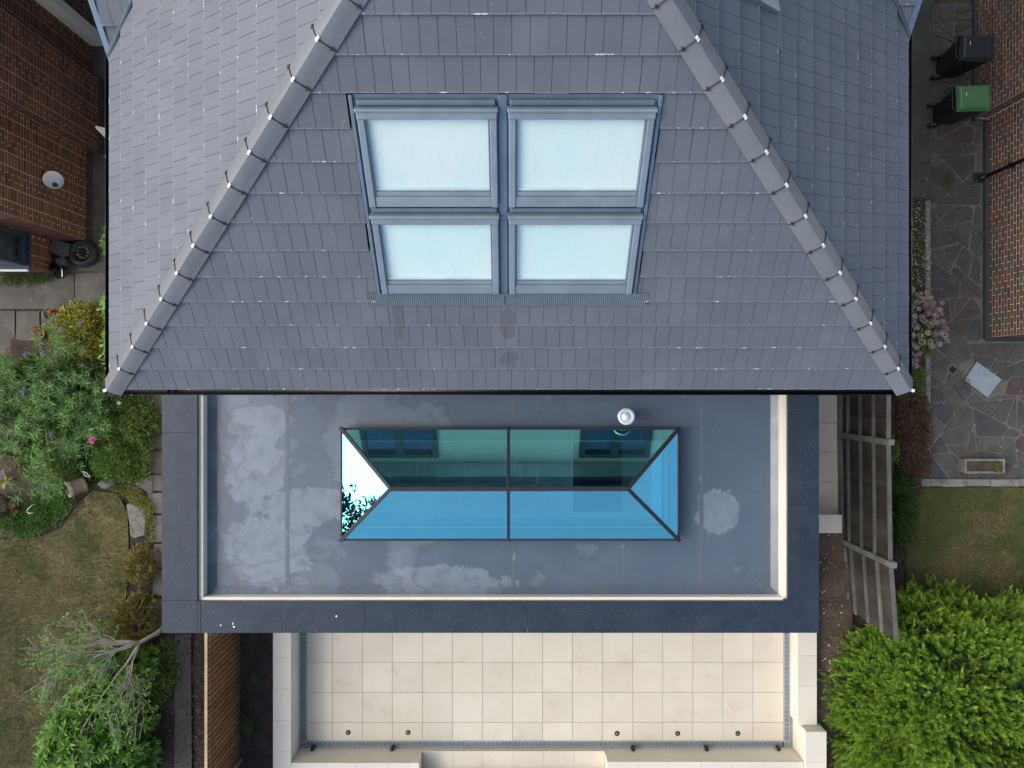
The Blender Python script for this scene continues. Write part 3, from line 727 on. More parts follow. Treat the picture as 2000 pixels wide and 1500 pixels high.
add_tiles(gabE, 2.5, XE+.02, range(0, 9), [hip_plane(vE, (6, 8, 0)), (Vector((XE+.0, 0, 0)), Vector((1, 0, 0)))], (), 5)
# roof deck under the tiles
rb = MB()
def tri(*p): rb.add(p, [tuple(range(len(p)))])
eps = -.012
tri((XW, Y0, ZE+eps), (XE, Y0, ZE+eps), (AX, AY, AZ+eps))
tri((XW, 12, ZE+eps), (XW, Y0, ZE+eps), (AX, AY, AZ+eps), (AX, 12, AZ+eps))
tri((XE, Y0, ZE+eps), (XE, 12, ZE+eps), (AX, 12, AZ+eps), (AX, AY, AZ+eps))
for (xe, yv, xm) in ((XW, YVW, -2.6), (XE, YVE, 2.6)):
    L = 3.2; tri((xe, yv, ZE+eps), (xm, yv, ZE+eps), (xm, yv+L, ZE+L*.85+eps), (xe, yv+L, ZE+L*.85+eps))
    tri((xe, yv+L, ZE+L*.85+eps), (xm, yv+L, ZE+L*.85+eps), (xm, yv+2*L, ZE+eps), (xe, yv+2*L, ZE+eps))
    tri((xe, yv, ZE-5.3), (xe, yv, ZE+eps), (xe, yv+L, ZE+L*.85+eps), (xe, yv+2*L, ZE+eps), (xe, yv+2*L, 0))
roof = rb.build('roof', M['under'], house)
order = sorted(range(len(roof_tiles)), key=lambda i: -roof_tiles[i][2])
rest = MB(); rl = -root_loc(roof)
for rank, i in enumerate(order):
    mx, me, size = roof_tiles[i]
    if rank < 300 and size > 0:
        o = bpy.data.objects.new('roof_tile', me or TME); C.objects.link(o); o.parent = roof
        o.matrix_parent_inverse = Matrix.Identity(4); o.matrix_basis = Matrix.Translation(rl) @ mx
    else:
        src = me or TME; b = len(rest.v)
        rest.v += [tuple(mx @ v.co) for v in src.vertices]
        for p in src.polygons: rest.f.append(tuple(b+q for q in p.vertices)); rest.m.append(p.material_index)
tag(rest.build('roof_tiles', [M['tile'], M['lip']], roof), kind='stuff')
# hip tiles with white clips and black straps
def hips(h, dirz, side):
    d = Vector((h[1].x, h[1].y, 0)); p0 = Vector((h[0].x, h[0].y, ZE))
    Lh = (Vector((AX, AY, AZ))-p0); D = Lh.normalized(); Ltot = Lh.length
    ef = (front.N.cross(D)).normalized(); ef = ef if ef.dot(Vector((0, -1, 0))) > 0 or ef.z < 0 else -ef
    if ef.z > 0: ef = -ef
    S = west if side < 0 else east
    es = S.N.cross(D).normalized(); es = es if es.z < 0 else -es
    nb = (front.N+S.N).normalized()
    seg = .449; n = int(Ltot/seg)
    def prof(lift, leg=.138):
        return [es*leg+S.N*(.052+lift), es*(leg*.5)+S.N*(.064+lift), es*.03+S.N*(.070+lift)+nb*.004, nb*(.082+lift), ef*.03+front.N*(.070+lift)+nb*.004, ef*(leg*.5)+front.N*(.064+lift), ef*leg+front.N*(.052+lift)]
    for i in range(n):
        a = p0+D*(seg*i-.02 if i == 0 else seg*i+.002); b = p0+D*(seg*(i+1)-.002)
        pr = prof(.004 if i % 1 == 0 else 0); pr2 = prof(-.002)
        m = MB(); k = len(pr)
        va = [tuple(a+q) for q in pr]; vb = [tuple(b+q) for q in pr2]; vc = [tuple(a+q*.9-nb*.02) for q in pr]; vd = [tuple(b+q*.9-nb*.02) for q in pr2]
        vs = va+vb+vc+vd
        fs = [(j, j+1, k+j+1, k+j) for j in range(k-1)]+[(2*k+j, j, j+1, 2*k+j+1)[::-1] for j in range(k-1)]+[(k+j, 3*k+j, 3*k+j+1, k+j+1)[::-1] for j in range(k-1)]+[(0, k, 3*k, 2*k), (k-1, 2*k-1, 4*k-1, 3*k-1)[::-1]]
        if side > 0: fs = [f[::-1] for f in fs]
        m.add(vs, fs)
        me = m.mesh('hip_tile', True); 
        bm = bmesh.new(); bm.from_mesh(me); bmesh.ops.recalc_face_normals(bm, faces=bm.faces); bm.to_mesh(me); bm.free()
        ho = link('hip_tile', me, M['hip'], house)
        e = ho.modifiers.new('e', 'EDGE_SPLIT'); e.split_angle = R(50)
        if i > 0:
            # union clip: white plate at the crown, black strap crossing, little black wing nuts
            q = p0+D*(seg*i); cs = MB()
            path = [q+es*.165+S.N*.048, q+es*.115+S.N*.066, q+es*.055+S.N*.079, q+nb*.094, q+ef*.06+front.N*.079, q+ef*.143+front.N*.058]
            cs.tube(path, .0055, 5)
            def cross(c, A, B, N, s):
                cs.fbox(c, A, B, N, -s, s, -.006, .006, -.004, .008); cs.fbox(c, B, A, N, -s*.8, s*.8, -.006, .006, -.004, .008)
            cross(q+ef*.10+front.N*.072, D, ef, front.N, .022)
            cross(q+es*.150+S.N*.056, D, es, S.N, .022)
            cs.build('strap', M['strap'], ho)
            MB().fbox(q+nb*.096+es*.004, D, (es-ef).normalized(), nb, -.026, .026, -.014, .014, -.006, .003).build('clip', M['white_pvc'], ho, bevel=.003)
    # white hip bracket at the foot
    q = p0-D*.02; out = Vector((side*.75, -.32, 0)).normalized(); e = Vector((-out.y, out.x, 0))
    MB().fbox(q+Vector((0, 0, .03)), out, e, Vector((0, 0, 1)), -.01, .10, -.019, .019, -.018, .018).build('hip_bracket', M['white_pvc'], house, bevel=.008)
hips(hipW, 1, -1); hips(hipE, 1, 1)
# valley trims of the side gables and their verges
for (v, sgn, xe, yv) in ((vW, 1, XW, YVW), (vE, -1, XE, YVE)):
    d = Vector((sgn/TS, 1/.85, 1)).normalized(); p = Vector((xe, yv, ZE+.045))
    MB().tube([p-d*.06, p+d*3.4], .033, 8).build('valley_roll', M['lead_trim'], house, smooth=True)
    dd = Vector((0, 1, .85)).normalized(); q = Vector((xe-sgn*.03, yv, ZE)); nn = Vector((0, -.85, 1)).normalized()
    MB().fbox(q, dd, Vector((1, 0, 0)), nn, -.12, 3.6, -.035, .035, -.16, .035).build('verge_trim', M['flash'], house)
# roof windows
def roof_window(S, u0, u1, v0, v1, topgutter=True):
    wroot = MB(); fw = .066
    n0, n1 = .01, .085
    wroot.fbox(S.O, S.U, S.V, S.N, u0, u0+fw, v0, v1-.105, n0, n1); wroot.fbox(S.O, S.U, S.V, S.N, u1-fw, u1, v0, v1-.105, n0, n1)
    wroot.fbox(S.O, S.U, S.V, S.N, u0+fw, u1-fw, v0, v0+.115, n0, n1-.012)
    wo_ = wroot.build('roof_window', M['frame'], house, bevel=.008)
    h = MB(); h.fbox(S.O, S.U, S.V, S.N, u0-.004, u1+.004, v1-.112, v1-.036, .02, .100); h.fbox(S.O, S.U, S.V, S.N, u0-.015, u1+.015, v1-.04, v1-.002, .02, .116)
    h.build('top_hood', M['frame'], wo_, bevel=.010)
    g_ = MB(); g_.fbox(S.O, S.U, S.V, S.N, u0+.01, u1-.01, v1+.004, v1+.06, .012, .06); g_.build('gutter_strip', M['lead_trim'], wo_, bevel=.012)
    a = fw
    for ua_ in (u0+a, u1-a-.018): MB().fbox(S.O, S.U, S.V, S.N, ua_, ua_+.018, v0+.115, v1-.112, n0, .066).build('sash_side', M['flash'], wo_, bevel=.004)
    MB().fbox(S.O, S.U, S.V, S.N, u0+a+.018, u1-a-.018, v0+.117, v0+.165, n0, .060).build('sash_rail', M['frame'], wo_, bevel=.004)
    MB().fbox(S.O, S.U, S.V, S.N, u0+a+.018, u1-a-.018, v0+.165, v1-.112, .048, .054).build('pane', M['win_glass'], wo_)
    MB().fbox(S.O, S.U, S.V, S.N, u0+a+.019, u1-a-.019, v0+.166, v1-.113, .012, .020).build('blind', M['blind'], wo_)
    MB().fbox(S.O, S.U, S.V, S.N, u0+a+.019, u1-a-.019, v0+.170, v0+.195, .020, .036).build('blind_rail', M['rail_white'], wo_)
    return wo_
vt, vm0, vm1, vb = 3.60, 2.565, 2.485, 1.485
for (u0, u1) in ((-1.465, -.145), (-.03, 1.35)):
    roof_window(front, u0, u1, vm0, vt); roof_window(front, u0, u1, vb, vm1)
F_ = front
MB().fbox(F_.O, F_.U, F_.V, F_.N, -1.53, 1.41, 1.40, 3.70, -.006, .012).build('flashing_tray', M['flash'], house)
for (ua_, ub_, nt_) in ((-.128, -.047, .034), (-1.528, -1.492, .045), (1.372, 1.408, .045)): MB().fbox(F_.O, F_.U, F_.V, F_.N, ua_, ub_, 1.42, 3.70, .012, nt_).build('flashing_upstand', M['flash'], house, bevel=.006)
def corr(S, u0, u1, v0, v1, n, name):     # pleated apron
    m = MB(); st = .011; k = int((u1-u0)/st); vs = []; fs = []
    for i in range(k+1):
        nn = n+(.005 if i % 2 else 0)
        vs += [tuple(S.p(u0+i*st, v0, nn+.012)), tuple(S.p(u0+i*st, v1, nn+.018))]
    for i in range(k): fs.append((2*i, 2*i+2, 2*i+3, 2*i+1))
    m.add(vs, fs); return tag(m.build(name, M['apron'], house), kind='stuff')
corr(F_, -1.66, -.078, 1.295, 1.475, .024, 'pleated_apron'); corr(F_, -.072, 1.545, 1.295, 1.475, .024, 'pleated_apron')
# window on the east slope (only its lower corner is in view)
ev0 = None
def slope_v_east(px, py):     # intersect the sight line with the east slope
    dx, dy = (px-1000)/FPX, (750-py)/FPX
    # X = dx*d, z = HC-d, z = ZE+(XE-X)*TS
    d = (HC-ZE-XE*TS)/(1-dx*TS); X = dx*d
    return (XE-X)/math.cos(math.atan(TS)), dy*d
va, ya = slope_v_east(1509, 30)
roof_window(east, ya, ya+1.2, va, va+1.35)
MB().fbox(east.O, east.U, east.V, east.N, 3.93, ya+1.3, va-.06, va+1.45, -.006, .012).build('flashing_tray', M['flash'], house)
corr(east, slope_v_east(1519, 101)[1], ya+1.35, va-.125, va-.01, .022, 'pleated_apron')
# gutters
def gutter(a, b, inward):
    a, b = Vector(a), Vector(b); t = (b-a).normalized(); m = MB(); n = 9; vs = []; fs = []
    for p in (a, b):
        for k in range(n):
            an = math.pi*(k/(n-1)); vs.append(tuple(p-inward*math.cos(an)*.056*(1)+Vector((0, 0, -math.sin(an)*.056))))
    for k in range(n): 
        an = math.pi*(k/(n-1))
    for k in range(n-1): fs.append((k, k+1, n+k+1, n+k))
    m.add(vs, fs)
    g_ = m.build('gutter', M['black_pvc'], house, smooth=True)
    s = g_.modifiers.new('s', 'SOLIDIFY'); s.thickness = .006
    L = (b-a).length; k = int(L/.9)
    for i in range(k):
        q = a+t*(.3+i*.9); MB().fbox(q+Vector((0, 0, .002)), t, inward, Vector((0, 0, 1)), -.014, .014, -.062, -.046, -.06, .006).build('gutter_bracket', M['black_pvc'], g_)
    return g_
gz = ZE-.03
gutter((XW-.07, Y0-.045, gz), (XE+.07, Y0-.045, gz), Vector((0, 1, 0)))
gutter((XW-.055, Y0-.06, gz-.004), (XW-.055, YVW+.1, gz-.004), Vector((1, 0, 0)))
gutter((XE+.055, Y0-.06, gz-.004), (XE+.055, YVE+.1, gz-.004), Vector((-1, 0, 0)))
MB().box(XW+.03, XE-.03, Y0+.03, 12, ZE-.17, ZE-.14).build('soffit', M['render_white'], house)
fa = MB(); fa.box(XW+.02, XE-.02, Y0+.012, Y0+.032, ZE-.18, ZE-.02); fa.box(XW+.012, XW+.032, Y0+.034, 12, ZE-.18, ZE-.02); fa.box(XE-.032, XE-.012, Y0+.034, 12, ZE-.18, ZE-.02)
fa.build('fascia', M['black_pvc'], house)
# outlets in the rear gutter
for px in (332,): 
    x, y_, _ = W(px, 762, gz); MB().lathe([(.05, 0), (.045, -.08), (.034, -.1), (.034, -.9)], (x, Y0-.045, gz-.03), 14).build('gutter_outlet', M['black_pvc'], house, smooth=True)
# walls of the main house
XL, XR, YR = -4.72, 4.64, .36
wl = MB(); wl.box(XL, XR, YR, 11.5, 0, ZE-.175); wl.build('wall', M['render_cream'], house)
for (xa, xb) in ((-2.62, -1.30), (1.18, 2.42)):
    w_ = MB(); zz0, zz1 = 3.95, 4.98
    w_.box(xa, xb, YR-.05, YR-.005, zz0, zz0+.08); w_.box(xa, xb, YR-.05, YR-.005, zz1-.09, zz1); w_.box(xa, xa+.10, YR-.05, YR-.005, zz0+.08, zz1-.09); w_.box(xb-.10, xb, YR-.05, YR-.005, zz0+.08, zz1-.09)
    w_.box((xa+xb)/2-.07, (xa+xb)/2+.07, YR-.05, YR-.005, zz0+.08, zz1-.09)
    wo_ = w_.build('window', M['charcoal'], house)
    MB().box(xa+.1, (xa+xb)/2-.07, YR-.03, YR-.02, zz0+.08, zz1-.09).build('pane', M['pane_glass'], wo_)
    MB().box((xa+xb)/2+.07, xb-.1, YR-.03, YR-.02, zz0+.08, zz1-.09).build('pane', M['pane_glass'], wo_)
    MB().box(xa+.05, xb-.05, YR-.018, YR-.008, zz0+.05, zz1-.05).build('curtain', M['charcoal'], wo_)
# ---- extension: parapet, coping, flat roof
EX0, EX1, EY0 = WX(316, 3.45), WX(1600, 3.45), WY(1236.5, 3.45)
IX0, IX1, IY0 = WX(385.5, 3.45), WX(1538, 3.45), WY(1174, 3.45)
ZP, ZD = 3.43, 3.19
o_ = .05
pw = MB()
pw.box(EX0+o_, IX0-.012, EY0+o_, YR, 0, ZP-.014); pw.box(IX1+.012, EX1-o_, EY0+o_, YR, 0, ZP-.014)
pw.box(IX0-.012, IX1+.012, EY0+o_, IY0-.012, 2.45, ZP-.014)
pw.build('parapet_wall', M['render_cream'], house)
MB().box(IX0-.012, -3.8, EY0+o_+.01, IY0-.02, 0, 2.45).build('pier', M['render_cream'], house); MB().box(4.0, IX1+.012, EY0+o_+.01, IY0-.02, 0, 2.45).build('pier', M['render_cream'], house)
bd = MB(); bd.box(-3.8, 4.0, EY0+.2, EY0+.22, .02, 2.44); bd.build('sliding_door', M['clear_glass'], house)
gp_ = .0018
def cop(x0, x1, y0, y1):
    MB().box(x0+gp_, x1-gp_, y0+gp_, y1-gp_, ZP-.012, ZP+.02).build('parapet_coping', M['coping'], house, bevel=.003)
ysw = [WY(1236.5, 3.45), WY(1172.5, 3.45), WY(845, 3.45), YR]
for a, b_ in zip(ysw[:-1], ysw[1:]): cop(EX0, IX0, a, b_)
yse = [WY(1236.5, 3.45), WY(1170, 3.45), WY(985, 3.45), WY(800, 3.45), YR]
for a, b_ in zip(yse[:-1], yse[1:]): cop(IX1 if a > yse[0]+.01 else WX(1530, 3.45), EX1, a, b_)
xs = [IX0, WX(392, 3.45), WX(712, 3.45), WX(1030, 3.45), WX(1352, 3.45), WX(1530, 3.45)]
for a, b_ in zip(xs[:-1], xs[1:]): cop(a, b_, EY0, IY0)
cop(WX(1530, 3.45)+.001, IX1, IY0-.05, IY0) if False else None
# deck with a hole for the skylight
SX0, SX1, SYN, SYS = WX(667, 3.42), WX(1325, 3.42), WY(837.5, 3.42), WY(1054, 3.42)
cu = .20
hx0, hx1, hyn, hys = SX0+cu, SX1-cu, SYN-cu, SYS+cu
dk = MB()
dz0 = ZD-.12
for (a, b_, c, d) in ((IX0-.01, IX1+.01, SYN-.03, YR-.002), (IX0-.01, IX1+.01, IY0-.01, SYS+.03), (IX0-.01, SX0+.03, SYS+.03, SYN-.03), (SX1-.03, IX1+.01, SYS+.03, SYN-.03)):
    dk.box(a, b_, c, d, dz0, ZD)
deck = dk.build('flat_roof', M['deck'], house)
# cream ledge trim inside the coping
lz0, lz1 = ZD-.02, ZP-.035
MB().box(IX0-.004, IX0+.066, IY0+.047, YR-.004, lz0, lz1).build('parapet_trim', M['render_cream'], house, bevel=.006)
MB().box(IX1-.066, IX1+.004, IY0+.047, YR-.004, lz0, lz1).build('parapet_trim', M['render_cream'], house, bevel=.006)
MB().box(IX0-.004, IX1+.004, IY0-.004, IY0+.045, lz0, lz1).build('parapet_trim', M['render_cream'], house, bevel=.006)
# edge trims: raised grp upstands
ea, eb, ec = IX0+.067, IX1-.067, IY0+.046
et = MB(); et.add([(ea, YR-.02, ZD+.06), (ea+.13, YR-.02, ZD+.0015), (ea+.13, ec+.11, ZD+.0015), (ea, ec, ZD+.06)], [(0, 3, 2, 1)])
et.add([(eb, YR-.02, ZD+.06), (eb-.10, YR-.02, ZD+.0015), (eb-.10, ec+.11, ZD+.0015), (eb, ec, ZD+.06)], [(0, 1, 2, 3)])
et.add([(ea, ec, ZD+.06), (eb, ec, ZD+.06), (eb-.10, ec+.11, ZD+.0015), (ea+.13, ec+.11, ZD+.0015)], [(0, 1, 2, 3)])
et.build('edge_fillet', M['deck'], house)
for px, y0_, y1_ in ((561, IY0+.1, YR-.1), (1003, SYS, IY0+.08), (1003, YR-.1, SYN), (1370, IY0+.1, YR-.1), (1217, SYS, IY0+.08)):
    x = WX(px, ZD); MB().box(x-.03, x+.03, min(y0_, y1_), max(y0_, y1_), ZD-.01, ZD+.0028).build('roof_seam', M['deck_seam'], deck)
# skylight
sk = MB(); ZK = 3.40
sk.box(SX0+.015, hx0, SYS+.015, SYN-.015, ZD-.05, ZK); sk.box(hx1, SX1-.015, SYS+.015, SYN-.015, ZD-.05, ZK)
sk.box(hx0, hx1, hyn, SYN-.015, ZD-.05, ZK); sk.box(hx0, hx1, SYS+.015, hys, ZD-.05, ZK)
skl = sk.build('skylight', M['charcoal'], house)
rv = MB(); zc = 2.62
rv.box(hx0-.02, hx0, hys, hyn, zc, ZK+.004); rv.box(hx1, hx1+.02, hys, hyn, zc, ZK+.004); rv.box(hx0-.02, hx1+.02, hyn, hyn+.02, zc, ZK+.006); rv.box(hx0-.02, hx1+.02, hys-.02, hys, zc, ZK+.006)
rv.build('reveal', M['interior'], skl)
led = MB(); led.box(hx0, hx1, hys, hys+.06, zc-.02, zc); led.box(hx1-.06, hx1, hys+.06, hyn, zc-.02, zc); led.build('ceiling_trim', M['interior'], skl)
ZR = 3.84
rx0, rx1, ry = WX(763, ZR), WX(1226, ZR), WY(954.5, ZR)
c00, c10, c11, c01 = Vector((SX0, SYS, 3.42)), Vector((SX1, SYS, 3.42)), Vector((SX1, SYN, 3.42)), Vector((SX0, SYN, 3.42))
r0, r1 = Vector((rx0, ry, ZR)), Vector((rx1, ry, ZR)); mxx = WX(993, 3.6)
mS, mN, mR = Vector((mxx, SYS, 3.42)), Vector((mxx, SYN, 3.42)), Vector((mxx, ry, ZR))
def pane(*p):
    p = [Vector(q) for q in p]; n = (p[1]-p[0]).cross(p[2]-p[0]).normalized()
    k = len(p); vs = [tuple(q) for q in p]+[tuple(q-n*.02) for q in p]
    MB().add(vs, [tuple(range(k))]).build('pane', M['sky_glass'], skl)
pane(c00, mS, mR, r0); pane(mS, c10, r1, mR); pane(c11, mN, mR, r1); pane(mN, c01, r0, mR); pane(c01, c00, r0); pane(c10, c11, r1)
def bar(a, b, w=.030, h=.026, name='glazing_bar', up=Vector((0, 0, 1)), ext=0.0):
    a, b = Vector(a), Vector(b); d = (b-a).normalized(); s = d.cross(up).normalized(); u = s.cross(d)
    m = MB(); m.fbox(a-d*ext, d, s, u, 0, (b-a).length+2*ext, -w, w, -.02, h)
    m.build(name, M['bar'], skl, bevel=.008)
for c in (c00, c01): bar(c, r0, ext=.03)
for c in (c10, c11): bar(c, r1, ext=.03)
bar(r0, r1, .034, .03, 'ridge_bar', ext=.02); bar(mS, mR, .024, .022, ext=.02); bar(mN, mR, .024, .022, ext=.02)
for a, b_ in ((c00, c10), (c10, c11), (c11, c01), (c01, c00)): bar(a, b_, .016, .012, 'eaves_bar')
# room under the skylight
rm = MB(); rm.box(IX0-.0, IX1, IY0, YR-.004, .005, .03); rm.build('room_floor', M['floor_in'], house)
ce = MB()
for (a, b_, c, d) in ((IX0, IX1, hyn+.025, YR-.004), (IX0, IX1, IY0, hys-.025), (IX0, hx0-.025, hys-.025, hyn+.025), (hx1+.025, IX1, hys-.025, hyn+.025)): ce.box(a, b_, c, d, zc-.03, zc-.002)
ce.build('room_ceiling', M['interior'], house)
isl = empty('kitchen_island', (1.62, -1.75, .03), 'dark worktop seen through the right half of the roof lantern', 'kitchen island')
MB().box(1.18, 2.02, -2.36, -1.02, .03, .88).build('cabinet', M['interior'], isl); MB().box(1.14, 2.06, -2.40, -.98, .881, .92).build('worktop', M['charcoal'], isl, bevel=.006)
tab = empty('side_table', (-.02, -1.6, .03), 'small white square table seen through the middle of the roof lantern', 'table')
MB().box(-.14, .10, -1.66, -1.48, .48, .5).build('table_top', M['interior'], tab, bevel=.006); MB().box(-.05, .01, -1.60, -1.54, .03, .478).build('pedestal', M['steel'], tab)
# flue terminal on the flat roof
fx, fy, fz = W(1223.5, 813.5, 3.62)
flu = MB().lathe([(.075, ZD-3.62), (.075, -.06), (.078, -.055)], (fx, fy, fz), 28); flue = flu.build('flue', M['cowl'], house, smooth=True)
MB().lathe([(.12, -.03), (.128, -.012), (.124, 0), (.078, .008), (.076, .003), (.073, .009), (.0005, .030)], (fx, fy, fz), 40).build('cowl', M['cowl'], flue, smooth=True)

# ---------------------------------------------------------------- brick neighbours
def bricks(parent, faces, mat, mortar_mat, course, blen, seed, limit=300, flemish=False, jw=.0085):
    """faces: (origin, along, up-normal outward, length, z0, z1)"""
    rr = random.Random(seed); allb = []
    for (O, A, N, L, z0, z1) in faces:
        O, A, N = Vector(O), Vector(A), Vector(N)
        nrow = int((z1-z0)/course)
        for r in range(nrow):
            x = -blen/2 if r % 2 else 0.0; k = r % 2
            while x < L:
                l = blen if not flemish or (k % 3 != 2) else blen*.52
                k += 1
                a, b_ = max(0, x)+jw, min(L, x+l)-jw
                x += l
                if b_-a < .02: continue
                pr = rr.uniform(-.002, .003)
                za, zb = z0+r*course+jw, z0+(r+1)*course-jw
                P0 = O+A*a+Vector((0, 0, za)); cen = O+A*(a+b_)/2+Vector((0, 0, (za+zb)/2))
                view = Vector((0, 0, HC))-cen; vis = view.dot(N) > 0
                X, Y = cen.x/(HC-cen.z)*FPX, cen.y/(HC-cen.z)*FPX
                inb = abs(X) < 1000 and abs(Y) < 750
                size = (view.normalized().dot(N)*(b_-a)/view.length_squared) if vis and inb else 0
                allb.append((size, P0, A, N, b_-a, zb-za, pr))
    allb.sort(key=lambda t: -t[0]); rest = MB(); cache = {}; rl = -root_loc(parent)
    for i, (size, P0, A, N, l, h, pr) in enumerate(allb):
        if i < limit and size > 0:
            key = (round(l, 3), round(h, 3), tuple(round(c, 2) for c in A))
            if key not in cache:
                m = MB().fbox(Vector((0, 0, 0)), A, Vector((0, 0, 1)), N, 0, l, 0, h, -.03, .002); cache[key] = m.mesh('brick')
                cache[key].materials.append(mat)
            o = bpy.data.objects.new('brick', cache[key]); C.objects.link(o); o.parent = parent; o.location = P0+N*pr+rl
        else:
            rest.fbox(P0+N*pr, A, Vector((0, 0, 1)), N, 0, l, 0, h, -.03, .002)
    tag(rest.build('bricks', mat, parent), kind='stuff')
nbw = empty('brick_house', (-8.4, 4, 0), 'dark red brick house wall with chimney breast and bay window', 'house')
bx0, bx1, cbx = -14, -8.40, -8.17
cy0, cy1, hy0 = 4.63, 6.02, 2.83
core = MB(); e = .004
core.box(bx0, bx1-e, hy0+e, 12, 0, 5.2); core.box(bx1-.1, cbx-e, cy0+e, cy1-e, 0, 5.2)
bayx, bayy = -9.12, 2.22
core.box(bx0, bayx-e, bayy+e, hy0+e, 0, .82)
wallw = core.build('wall', M['mortar'], nbw)
bricks(wallw, [((bx1, hy0, 0), (0, 1, 0), (1, 0, 0), cy0-hy0, 0, 4.0), ((cbx, cy0, 0), (0, 1, 0), (1, 0, 0), cy1-cy0, 0, 4.4), ((bx1, cy1, 0), (0, 1, 0), (1, 0, 0), 3.0, 0, 4.4),
    ((bx1, cy0, 0), (1, 0, 0), (0, -1, 0), cbx-bx1, 0, 4.4), ((-10.4, hy0, 0), (1, 0, 0), (0, -1, 0), -10.4*-1+bx1, 0, 4.2),
    ((bayx, bayy, 0), (0, 1, 0), (1, 0, 0), hy0-bayy, 0, .82), ((-10.6, bayy, 0), (1, 0, 0), (0, -1, 0), bayx+10.6, 0, .82)], M['brick'], M['mortar'], .078, .228, 11, flemish=True)
pl = MB(); pl.box(bx1-.03, bx1+.035, hy0-.0, cy0, 0, .16); pl.box(cbx-.03, cbx+.03, cy0-.03, cy1+.03, 0, .16); pl.build('plinth', M['bark_dark'], nbw)
bayw = MB(); bayw.box(-10.8, bayx+.06, bayy-.06, hy0-.004, .822, .88); bw = bayw.build('bay_window', M['frame_dark'], nbw)
fr = MB()
for y_ in (bayy, hy0-.08): fr.box(bayx-.06, bayx, y_, y_+.07, .88, 2.1)
fr.box(bayx-.06, bayx, bayy+.07, hy0-.08, 2.03, 2.1); fr.box(bayx-.06, bayx, bayy+.07, hy0-.08, .88, .95); fr.box(-10.8, bayx-.06, bayy, bayy+.06, .88, .95); fr.box(-10.8, bayx-.06, bayy, bayy+.06, 2.03, 2.1)
fr.build('bay_frame', M['frame_dark'], bw); MB().box(bayx-.045, bayx-.03, bayy+.07, hy0-.08, .95, 2.03).build('pane', M['pane_glass'], bw)
MB().box(-10.8, bayx+.1, bayy-.1, hy0-.004, 2.102, 2.2).build('bay_roof', M['charcoal'], bw); MB().box(-10.8, -9.3, bayy+.1, hy0-.01, .83, .9).build('inner_sill', M['charcoal'], bw)
MB().box(-10.8, bayx+.005, bayy-.10, bayy-.064, .80, .85).build('window_sill', M['white_pvc'], bw)
wp = MB(); gx0, gx1 = WX(172, .0), WX(209, .0); gy = WY(90, 0)
wp.box(gx0-.3, gx1, gy, gy+.16, 0, 4.6); wp.build('rendered_return', M['render_white'], nbw)
sat = empty('satellite_dish', (-8.4, 4.0, 1.2), 'white dish-shaped fitting mounted on the dark red brick wall', 'dish')
dxp = Vector(W(97, 350, 1.55)); 
dn = Vector((.55, .1, .82)).normalized()
MB().lathe([(.165, .045), (.16, .035), (.11, .012), (.05, .002), (.0005, 0), (.0005, -.006), (.06, -.004), (.12, .006), (.165, .045)], (dxp.x, dxp.y, 1.45), 24, axis=dn).build('dish', M['white_pvc'], sat, smooth=True)
MB().tube([(-8.4, dxp.y, 1.38), (dxp.x, dxp.y, 1.42)], .016, 8).build('bracket', M['steel'], sat); MB().tube([(dxp.x, dxp.y-.1, 1.42), (dxp.x+.14, dxp.y-.12, 1.60)], .010, 6).build('arm', M['steel'], sat)
MB().box(dxp.x+.11, dxp.x+.17, dxp.y-.15, dxp.y-.09, 1.58, 1.65).build('receiver', M['charcoal'], sat)
# white sheet draped over something in the alley
shv = []; shf = []; nu, nv = 22, 16
sx, sy, sz = W(184, 246, 1.5)
for i in range(nu):
    for j in range(nv):
        u, v = i/(nu-1), j/(nv-1)
        ang = R(8)-u*R(72); rad = .03+v*(.30+.10*math.sin(u*17)+.12*u)
        z = 1.5-.55*v-.10*math.sin(u*3.1)*v+.055*math.sin(u*31)*v
        shv.append((sx+math.cos(ang)*rad, sy+math.sin(ang)*rad, z))
for i in range(nu-1):
    for j in range(nv-1): shf.append((i*nv+j, (i+1)*nv+j, (i+1)*nv+j+1, i*nv+j+1))
sh = np_mesh('sheet', shv, shf, M['blind'], smooth=True); tag(sh, 'crumpled white sheet hanging in the dark alley beside the gutter', 'sheet')
s = sh.modifiers.new('s', 'SOLIDIFY'); s.thickness = .006
# east neighbour
nbe = empty('brick_house', (9.5, 4, 0), 'multicoloured brick house wall with pale mortar beside the bins', 'house')
wx, ccx = 9.47, 9.22; ey0, ecy0, ecy1 = WY(660, 0), WY(233, 0), WY(-90, 0)
core = MB(); core.box(wx+e, 15, ey0+e, 12, 0, 5.2); core.box(ccx+e, wx+.1, ecy0+e, ecy1-e, 0, 5.2)
walle = core.build('wall', M['mortar_r'], nbe)
bricks(walle, [((wx, ey0, .1), (0, 1, 0), (-1, 0, 0), ecy0-ey0, .0, 2.8), ((ccx, ecy0, .1), (0, 1, 0), (-1, 0, 0), ecy1-ecy0, 0, 2.8), ((wx, ecy1, .1), (0, 1, 0), (-1, 0, 0), 2.4, 0, 2.8),
    ((ccx, ecy0, .1), (1, 0, 0), (0, -1, 0), wx-ccx, 0, 2.8), ((wx, ey0, .1), (1, 0, 0), (0, -1, 0), 2.5, 0, 2.0)], M['brick_r'], M['mortar_r'], .086, .235, 12, jw=.0085)
pl = MB(); pl.box(wx-.075, wx+.02, ey0-.03, ecy0-.04, 0, .10); pl.box(ccx-.05, ccx+.02, ecy0-.05, ecy1+.05, 0, .10); pl.box(wx-.02, 13, ey0-.05, ey0-.012, 0, .10); pl.build('plinth', M['charcoal'], nbe)
px_, py_, _ = W(1911, 347, 0)
dp = empty('downpipe', (9.35, py_, 0), 'black downpipe running down the multicoloured brick wall', 'downpipe')
